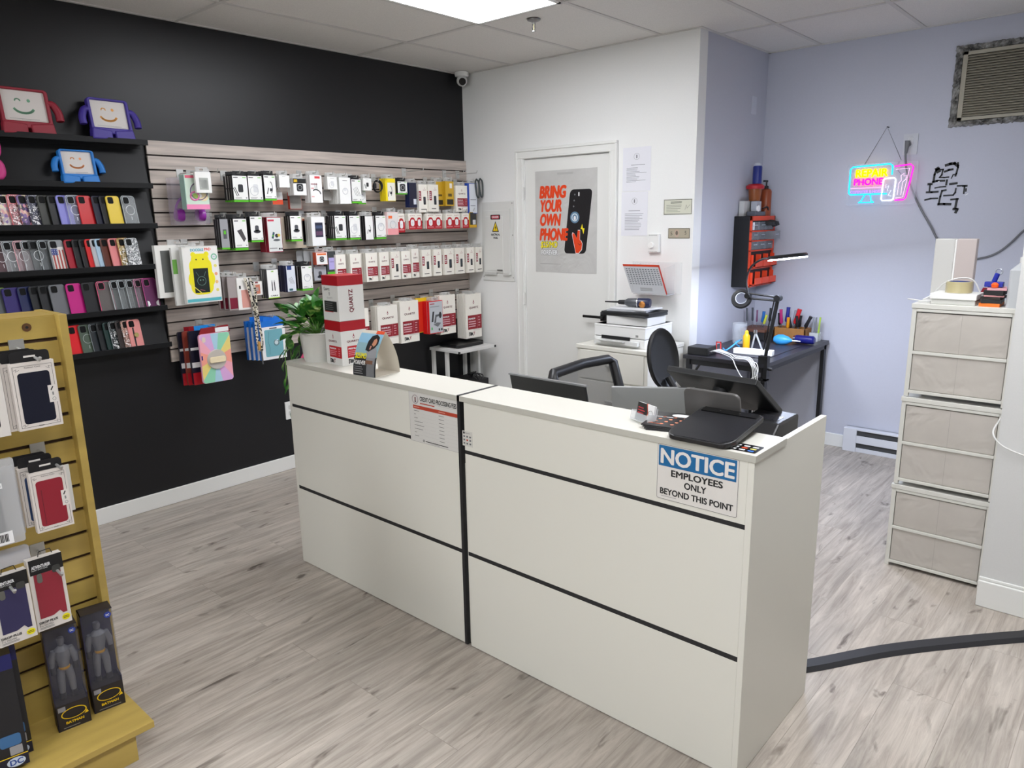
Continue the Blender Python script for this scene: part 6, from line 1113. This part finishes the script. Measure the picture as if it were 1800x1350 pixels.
o1, o2 = rr(.085, .13, .014), [(x*.42, y*.28) for x, y in rr(.085, .13, .014)]; n = len(o1); b.add([(x, y, .15) for x, y in o1]+[(x, y, .178) for x, y in o2], [(i, (i+1) % n, n+(i+1) % n, n+i) for i in range(n)], pw2); b.build('body', T, smooth=True); b = MB(); b.lathe([(.02, .176), (.02, .2), (.001, .2)], (0, 0, 0), WHITE); b.build('neck', T); b = MB(); b.box(.0, -.012, .2, .02, .012, .235, mat('#B58A55', .6)); b.build('cap', T)
b = MB(); b.tube(bez([(3.806, -.728, .79), (3.80, -.80, .775), (3.795, -.87, .74), (3.83, -.885, .70), (3.90, -.886, .675), (3.98, -.886, .66), (4.1, -.886, .665)], 6), .0035, wc, 6); tag(b.build('power_cable', smooth=True), 'white cord looping from the drawer units onto the right wall', 'cable')

# ------------------------------------------------------------------ floor cable cover
b = MB(); P = bez([(3.16, -2.19, 0), (3.30, -1.94, 0), (3.445, -1.755, 0), (3.63, -1.478, 0), (3.844, -1.219, 0), (4.003, -1.043, 0), (4.05, -1.0, 0), (4.3, -.95, 0)], 6); v = []; f = []
for i, p in enumerate(P):
    t = (P[min(i+1, len(P)-1)]-P[max(i-1, 0)]).normalized(); s_ = Vector((t.y, -t.x, 0))
    for (o_, z) in ((-.036, 0), (-.022, .014), (.022, .014), (.036, 0)): v.append(tuple(p+s_*o_+Vector((0, 0, z+.0005))))
for i in range(len(P)-1):
    for k in range(3): f.append((4*i+k, 4*i+k+1, 4*i+k+5, 4*i+k+4))
b.add(v, f, mat('#222226', .55)); tag(b.build('floor_cable_cover'), 'long black rubber cable cover curving across the floor', 'cable cover')

# ------------------------------------------------------------------ maple slatwall fixture (left foreground)
mp_ = mat('#B69C52', .4, kind='maple'); GX = 1.80; GY = -3.503; GZ = 1.352
T = thing('gondola_fixture', 'maple yellow slatwall display fixture in the left foreground', 'display fixture', (0, 0, 0)); y0 = -4.75
b = MB(); b.box(GX-.02, y0, .118, GX-.009, GY-.02, GZ, mat('#3A2410', .7)); zs = GZ
edges = [GZ, 1.288-.003]+[1.288-.0762*k-.003 for k in range(1, 15)]
tops = [GZ]+[1.288-.0762*k-.008 for k in range(0, 15)]; bots = [1.288-.0762*k+.003 for k in range(0, 15)]+[.118]
for a, c in zip(tops, bots):
    if a-c > .002: b.box(GX-.01, y0, c, GX, GY-.02, a, mp_)
b.build('slat_panel', T)
b = MB(); b.box(GX-.18, GY-.022, .118, GX+.034, GY, GZ+.006, mp_); b.build('end_panel', T, bevel=.002)
b = MB(); b.box(GX-.16, y0, .118, GX-.02, GY-.022, GZ, mp_); b.box(GX-.165, y0, GZ, GX-.002, GY-.022, GZ+.004, mp_); b.build('carcass', T)
b = MB(); b.box(GX-.18, y0, .096, 2.072, GY-.001, .118, mp_); b.build('base_shelf', T, bevel=.002)
b = MB(); b.box(GX-.15, y0, 0, 2.052, -3.555, .096, mp_); b.build('kick_base', T, bevel=.001)
b = MB(); b.lathe([(.001, .003), (.011, .003), (.011, 0)], (GX, 0, 0), mat('#4A3320', .5), axis='x') if 0 else b.cyl((GX, -3.60, 1.327), (GX+.003, -3.60, 1.327), .012, mat('#6A4A30', .4, .4)); b.cyl((GX+.003, -3.60, 1.327), (GX+.0035, -3.60, 1.327), .004, INK); b.build('screw', T)
def ghook(y, z, x1, lb):
    b = MB(); m = mat('#B9B9B6', .35, .5); b.box(GX-.003, y-.019, z-.04, GX+.003, y+.019, z+.008, m); b.tube([(GX, y, z-.016), (x1, y, z-.03), (x1+.006, y, z-.022)], .004, m, 8); tag(b.build('peg_hook'), lb, 'hook', 'metal peg hooks')
def fashion(x, y0_, y1_, z0_, z1_, col, label, a=0, lay=True, d=.02):
    Wd, Hh = y1_-y0_, z1_-z0_; T = thing('phone_case_box', label, 'boxed phone case', FX(x, (y0_+y1_)/2, z0_, a, 1), 'white boxed phone cases on the maple fixture')
    b = MB(); b.box(-Wd/2, 0, -d, Wd/2, Hh, 0, mat('#DDD5CE', .5)); z = .0006; b.line([(-Wd*.44, Hh*.04), (Wd*.44, Hh*.04), (Wd*.44, Hh*.95), (-Wd*.44, Hh*.95), (-Wd*.44, Hh*.04)], .0008, INK, z)
    for sx_ in (-1, 1):
        for sy_ in (.075, .9): b.line([(sx_*Wd*.42, Hh*sy_), (sx_*Wd*.36, Hh*(sy_+.015)), (sx_*Wd*.38, Hh*(sy_-.02)), (sx_*Wd*.3, Hh*sy_)], .0007, INK, z)
    b.text('Fashion Case', -Wd*.18, Hh*.915, Wd*.18, Hh*.935, INK, z+.0004); b.text('CASE', -Wd*.06, Hh*.035, Wd*.06, Hh*.05, INK, z+.0004, .02); b.build('box', T)
    b = MB(); b.prism(rr(Wd*.72, Hh*.76, .008, -.0, Hh*.47), .0004, .0012, mat(col, .38)); b.line([(-Wd*.24, Hh*.12), (-Wd*.24, Hh*.7)], .0008, MBLACK, .0014) if col != '#0B1024' else None; b.build('case_window', T)
    b = MB(); b.box(Wd*.27, Hh*.36, .0012, Wd*.47, Hh*.62, .0016, mat('#E0DAD4', .5)); b.line([(Wd*.34, Hh*.55), (Wd*.38, Hh*.59)], .003, INK, .002); b.ring(Wd*.38, Hh*.41, Wd*.04, .0005, GREYTXT, .002, 12); b.prism(rr(.004, .009, .001, Wd*.37, Hh*.49), .0016, .002, GREYTXT); b.build('side_label', T)
    b = MB(); hb_ = mat('#0E0C10', .5); tt = rr(Wd*.9, .034, .010, 0, Hh+.012); b.prism([(x_, max(y_, Hh)) for x_, y_ in tt], -d*.5-.001, -d*.5, hb_); b.rect(-.014, Hh+.012, .014, Hh+.017, mat('#D9D4CE', .5), -d*.5+.0004); b.build('hang_tab', T)
    return T
fashion(1.965, -3.698, -3.592, 1.068, 1.252, '#0B1024', 'white boxed navy blue phone case, front of the top hook')
for k in range(3): fashion(1.965-.024*(k+1), -3.712-.004*k, -3.606-.004*k, 1.066, 1.25, '#3A3434', 'white boxed phone case, %s from the front on the top hook' % ordn(k+1), -2)
ghook(-3.632, 1.288, 1.99, 'steel peg hook holding the boxed navy phone case')
fashion(1.965, -3.696, -3.604, .772, .945, '#8E1E2E', 'white boxed wine red phone case, front of the middle hook')
for k in range(2): fashion(1.965-.03*(k+1), -3.712-.008*k, -3.62-.006*k, .785, .955, '#28406A', 'white boxed phone case, %s from the front on the middle hook' % ordn(k+1), -3)
slab('loose_case_card', 'white card with grey print poking out behind the wine red case', 'card', 1.925, -3.66, .80, 1.928, -3.585, .14, '#D4D2CC', -4)
ghook(-3.622, 1.288-.0762*4-.004, 1.99, 'steel peg hook holding the boxed wine red phone case')
for k in range(2):
    T = thing('phone_case_box', ('white boxed phone case cut by the left picture edge, front', 'white boxed phone case cut by the left picture edge, behind')[k], 'boxed phone case', FX(1.95-.03*k, -3.765, 1.06, 0, 1), 'white boxed phone cases on the maple fixture'); b = MB(); b.box(-.05, 0, -.02, .05, .215, 0, mat('#DDD8D2', .5)); b.prism(rr(.07, .15, .008, -.005, .1), .0002, .001, mat('#2A2A2E', .4)); b.build('box', T)
# bagged black case
T = thing('bagged_phone_case', 'black phone case in a clear plastic bag at the left edge', 'bagged phone case', FX(1.97, -3.80, .765, 0, 2)); b = MB(); b.prism(rr(.145, .215, .006, 0, .11), -.012, .001, mat('#C9CACC', .15, alpha=.5)); b.build('bag', T); b = MB(); b.prism(rr(.085, .165, .012, -.01, .09), -.008, .0, MBLACK); b.build('case', T); b = MB(); b.rect(-.06, .005, .045, .04, PAPER, .0016)
for k in range(16): b.rect(-.02+.0035*k, .012, -.0185+.0035*k+(.001 if k % 3 else 0), .034, INK, .002)
b.rect(-.04, .16, .04, .175, PAPER, .0016); b.text('HTC 12 PLUS', -.036, .163, .036, .171, INK, .002) if 0 else b.rows(-.036, .163, .036, .172, 1, INK, .002, .6, 0); b.build('label', T)
T = thing('bagged_phone_case', 'second clear bag right behind the bagged black case', 'bagged phone case', FX(1.94, -3.79, .77, 0, 2)); b = MB(); b.prism(rr(.145, .22, .006, 0, .115), -.012, .001, mat('#D2D3D5', .15, alpha=.6)); b.build('bag', T); ghook(-3.79, .985, 1.99, 'steel peg hook holding the clear bags at the left edge')
def adventurer(x, y0_, y1_, z0_, z1_, col, label):
    Wd, Hh = y1_-y0_, z1_-z0_; T = thing('rugged_case_box', label, 'boxed phone case', FX(x, (y0_+y1_)/2, z0_, 0, 1), 'drop tested case boxes on the maple fixture'); d = .025
    b = MB(); b.box(-Wd/2, 0, -d, Wd/2, Hh, 0, mat('#D6D0CA', .5)); z = .0006; b.rect(-Wd*.46, Hh*.79, Wd*.5, Hh, mat('#0D0D0F', .5), z)
    b.text('ADVENTURER', -Wd*.40, Hh*.87, Wd*.14, Hh*.915, PAPER, z+.0006, .01); b.text('HEAVY DUTY CASE', -Wd*.40, Hh*.845, Wd*.05, Hh*.862, PAPER, z+.0006)
    b.text('DROP PLUS', -Wd*.44, Hh*.095, Wd*.1, Hh*.13, INK, z+.0006, .01); b.text('9 x TESTED', -Wd*.44, Hh*.06, -Wd*.05, Hh*.08, INK, z+.0006); b.rows(-Wd*.44, Hh*.02, Wd*.1, Hh*.05, 2, GREYTXT, z+.0006)
    b.disc(Wd*.34, Hh*.09, Wd*.12, mat('#E8DC1A', .5), z+.0006, ry=Hh*.045); b.rows(Wd*.25, Hh*.07, Wd*.42, Hh*.11, 2, mat('#7A6A10', .5), z+.0012, .5, 0); b.build('box', T)
    b = MB(); b.poly([(-Wd*.38, Hh*.17), (Wd*.0, Hh*.17), (Wd*.2, Hh*.21), (Wd*.28, Hh*.16), (Wd*.4, Hh*.16), (Wd*.4, Hh*.79), (-Wd*.38, Hh*.79)], mat(col, .45), .0012); b.build('case_window', T)
    b = MB(); b.prism(rr(Wd*.15, Hh*.13, .006, -Wd*.22, Hh*.73), .0014, .002, mat('#6A6A64', .4, .3)); b.build('camera_plate', T); b = MB(); b.prism(rr(Wd*.24, Hh*.1, .006, Wd*.28, Hh*.80), .0014, .002, mat('#3A3A38', .5)); b.build('round_badge', T)
    b = MB(); b.tube([(-.012, Hh-.002, -d*.5), (-.008, Hh+.014, -d*.5), (.02, Hh+.016, -d*.5), (.024, Hh+.002, -d*.5)], .0014, MBLACK, 6); b.build('hang_loop', T)
adventurer(1.965, -3.735, -3.648, .485, .700, '#8E2434', 'boxed red rugged phone case with black header')
ghook(-3.665, 1.288-.0762*8-.002, 2.0, 'steel peg hook holding the boxed red rugged case')
adventurer(1.985, -3.832, -3.742, .490, .690, '#2E2A52', 'boxed dark blue rugged phone case at the left edge')
ghook(-3.785, 1.288-.0762*8+.002, 2.02, 'steel peg hook holding the boxed dark blue rugged case')
b = MB(); b.prism(rr(.12, .05, .01), -.006, .0, mat('#C9C9CE', .15, alpha=.6)); tag(b.build('clear_bag_top', M=FX(1.93, -3.775, .715, 0, 5)), 'crinkled clear bag top behind the dark blue rugged case', 'plastic bag')
# toy boxes with clear windows (generic grey figure)
def toybox(x, y, z, label, a, front=True, h=.335, Wd=.088):
    T = thing('toy_figure_box', label, 'boxed toy', Matrix.Translation((x, y, z)) @ Matrix.Rotation(math.radians(a), 4, 'Z') @ Matrix(((0, 0, 1, 0), (1, 0, 0, 0), (0, 1, 0, 0), (0, 0, 0, 1))), 'boxed toys on the base shelf'); d = .055; bc = mat('#1B1A38', .35); dk = mat('#232026', .4)
    b = MB(); b.box(-Wd/2, 0, -d, Wd/2, h, -d+.003, bc); b.box(-Wd/2, 0, -d, -Wd/2+.003, h, 0, bc); b.box(Wd/2-.003, 0, -d, Wd/2, h*.3, 0, bc); b.box(-Wd/2, h-.003, -d, Wd/2, h, 0, dk); b.box(-Wd/2, 0, -d, Wd/2, h*.25, 0, dk); b.build('carton', T)
    b = MB(); b.box(-Wd/2+.003, h*.25, -.002, Wd/2, h-.003, -.001, mat('#7A7A86', .08, alpha=.12)); b.box(Wd/2-.002, h*.3, -d, Wd/2-.001, h-.003, 0, mat('#7A7A86', .08, alpha=.12)); b.build('clear_window', T)
    if front:
        b = MB()
        b.M = Matrix(); zz = .0006; b.disc(.002, h*.15, .034, mat('#E8C21A', .45), zz, 28, ry=.018); b.disc(.002, h*.15, .031, mat('#1C1A20', .45), zz+.0004, 28, ry=.0155); b.text('BATMAN', -.022, h*.055, .026, h*.08, mat('#E8C21A', .45), zz, .01); b.rows(-.03, h*.015, .036, h*.03, 1, GREYTXT, zz)
        b.disc(.03, h*.94, .010, mat('#1E3A9A', .4), zz, 16); b.text('DC', .025, h*.93, .035, h*.95, PAPER, zz+.0004, .02); b.rect(-.038, h*.19, -.018, h*.235, mat('#8E8E96', .5), zz); b.poly([(.028, h*.1), (.04, h*.105), (.036, h*.135)], mat('#E8C21A', .45), zz+.0002); b.build('print', T)
        g = mat('#6A6B70', .55); bl = mat('#1B1B20', .5); b = MB(); zb = -.028
        b.tube([(0, h*.55, zb), (0, h*.6, zb), (0, h*.68, zb), (0, h*.75, zb), (0, h*.785, zb)], [.013, .0145, .020, .021, .009], g, 14)
        for s_ in (-1, 1): b.tube([(s_*.009, h*.56, zb), (s_*.013, h*.47, zb), (s_*.014, h*.38, zb), (s_*.015, h*.33, zb)], [.011, .011, .0095, .008], g, 10); b.tube([(s_*.02, h*.75, zb), (s_*.029, h*.67, zb), (s_*.031, h*.6, zb)], [.010, .0095, .007], g, 10)
        b.lathe([(.001, -.015), (.008, -.012), (.0105, .0), (.009, .011), (.001, .015)], (0, h*.83, zb), mat('#5A5A60', .5), 14, axis='y'); b.build('plain_figure', T, smooth=True)
        b = MB(); b.lathe([(.0145, -.004), (.0155, 0), (.0145, .004)], (0, h*.575, zb), mat('#B8860E', .5), 14, axis='y'); b.build('belt', T); b = MB()
        for s_ in (-1, 1): b.tube([(s_*.015, h*.33, zb), (s_*.016, h*.27, zb)], .009, bl, 10); b.tube([(s_*.031, h*.6, zb), (s_*.03, h*.53, zb)], .0075, bl, 10)
        b.build('boots_and_gloves', T, smooth=True)
    return T
toybox(1.905, -3.568, .118, 'toy figure window box nearest the end panel', -8)
toybox(1.915, -3.672, .118, 'toy figure window box left of the end one', -8)
def dcbox(x, y, z, label):
    T = thing('toy_box', label, 'boxed toy', FX(x, y, z, -10, 1), 'dark blue toy boxes at the left edge'); Wd, h = .09, .34; b = MB(); b.box(-Wd/2, 0, -.05, Wd/2, h, 0, mat('#17181E', .3)); b.rect(-Wd/2, h*.87, Wd/2, h, mat('#15195A', .4), .0005); b.rect(-Wd/2, 0, Wd/2, h*.1, mat('#0E1430', .4), .0005); b.rect(-Wd/2, h*.1, Wd/2, h*.108, mat('#E8C82A', .5), .0008); b.disc(.015, h*.05, .022, mat('#C9D6EA', .4), .0008, ry=.014); b.text('DC', .0, h*.025, .032, h*.075, mat('#1E4AA0', .4), .0012, .03); b.prism(rr(.05, .035, .008, .01, h*.25), .0004, .001, mat('#3A6A9A', .4)); b.prism(rr(.03, .026, .002, .02, h*.155), .0004, .001, mat('#9A9A9E', .5)); b.build('box', T)
dcbox(1.99, -3.86, .13, 'dark blue toy box at the bottom left picture corner'); dcbox(1.93, -3.835, .12, 'dark blue toy box behind the bottom left corner one')
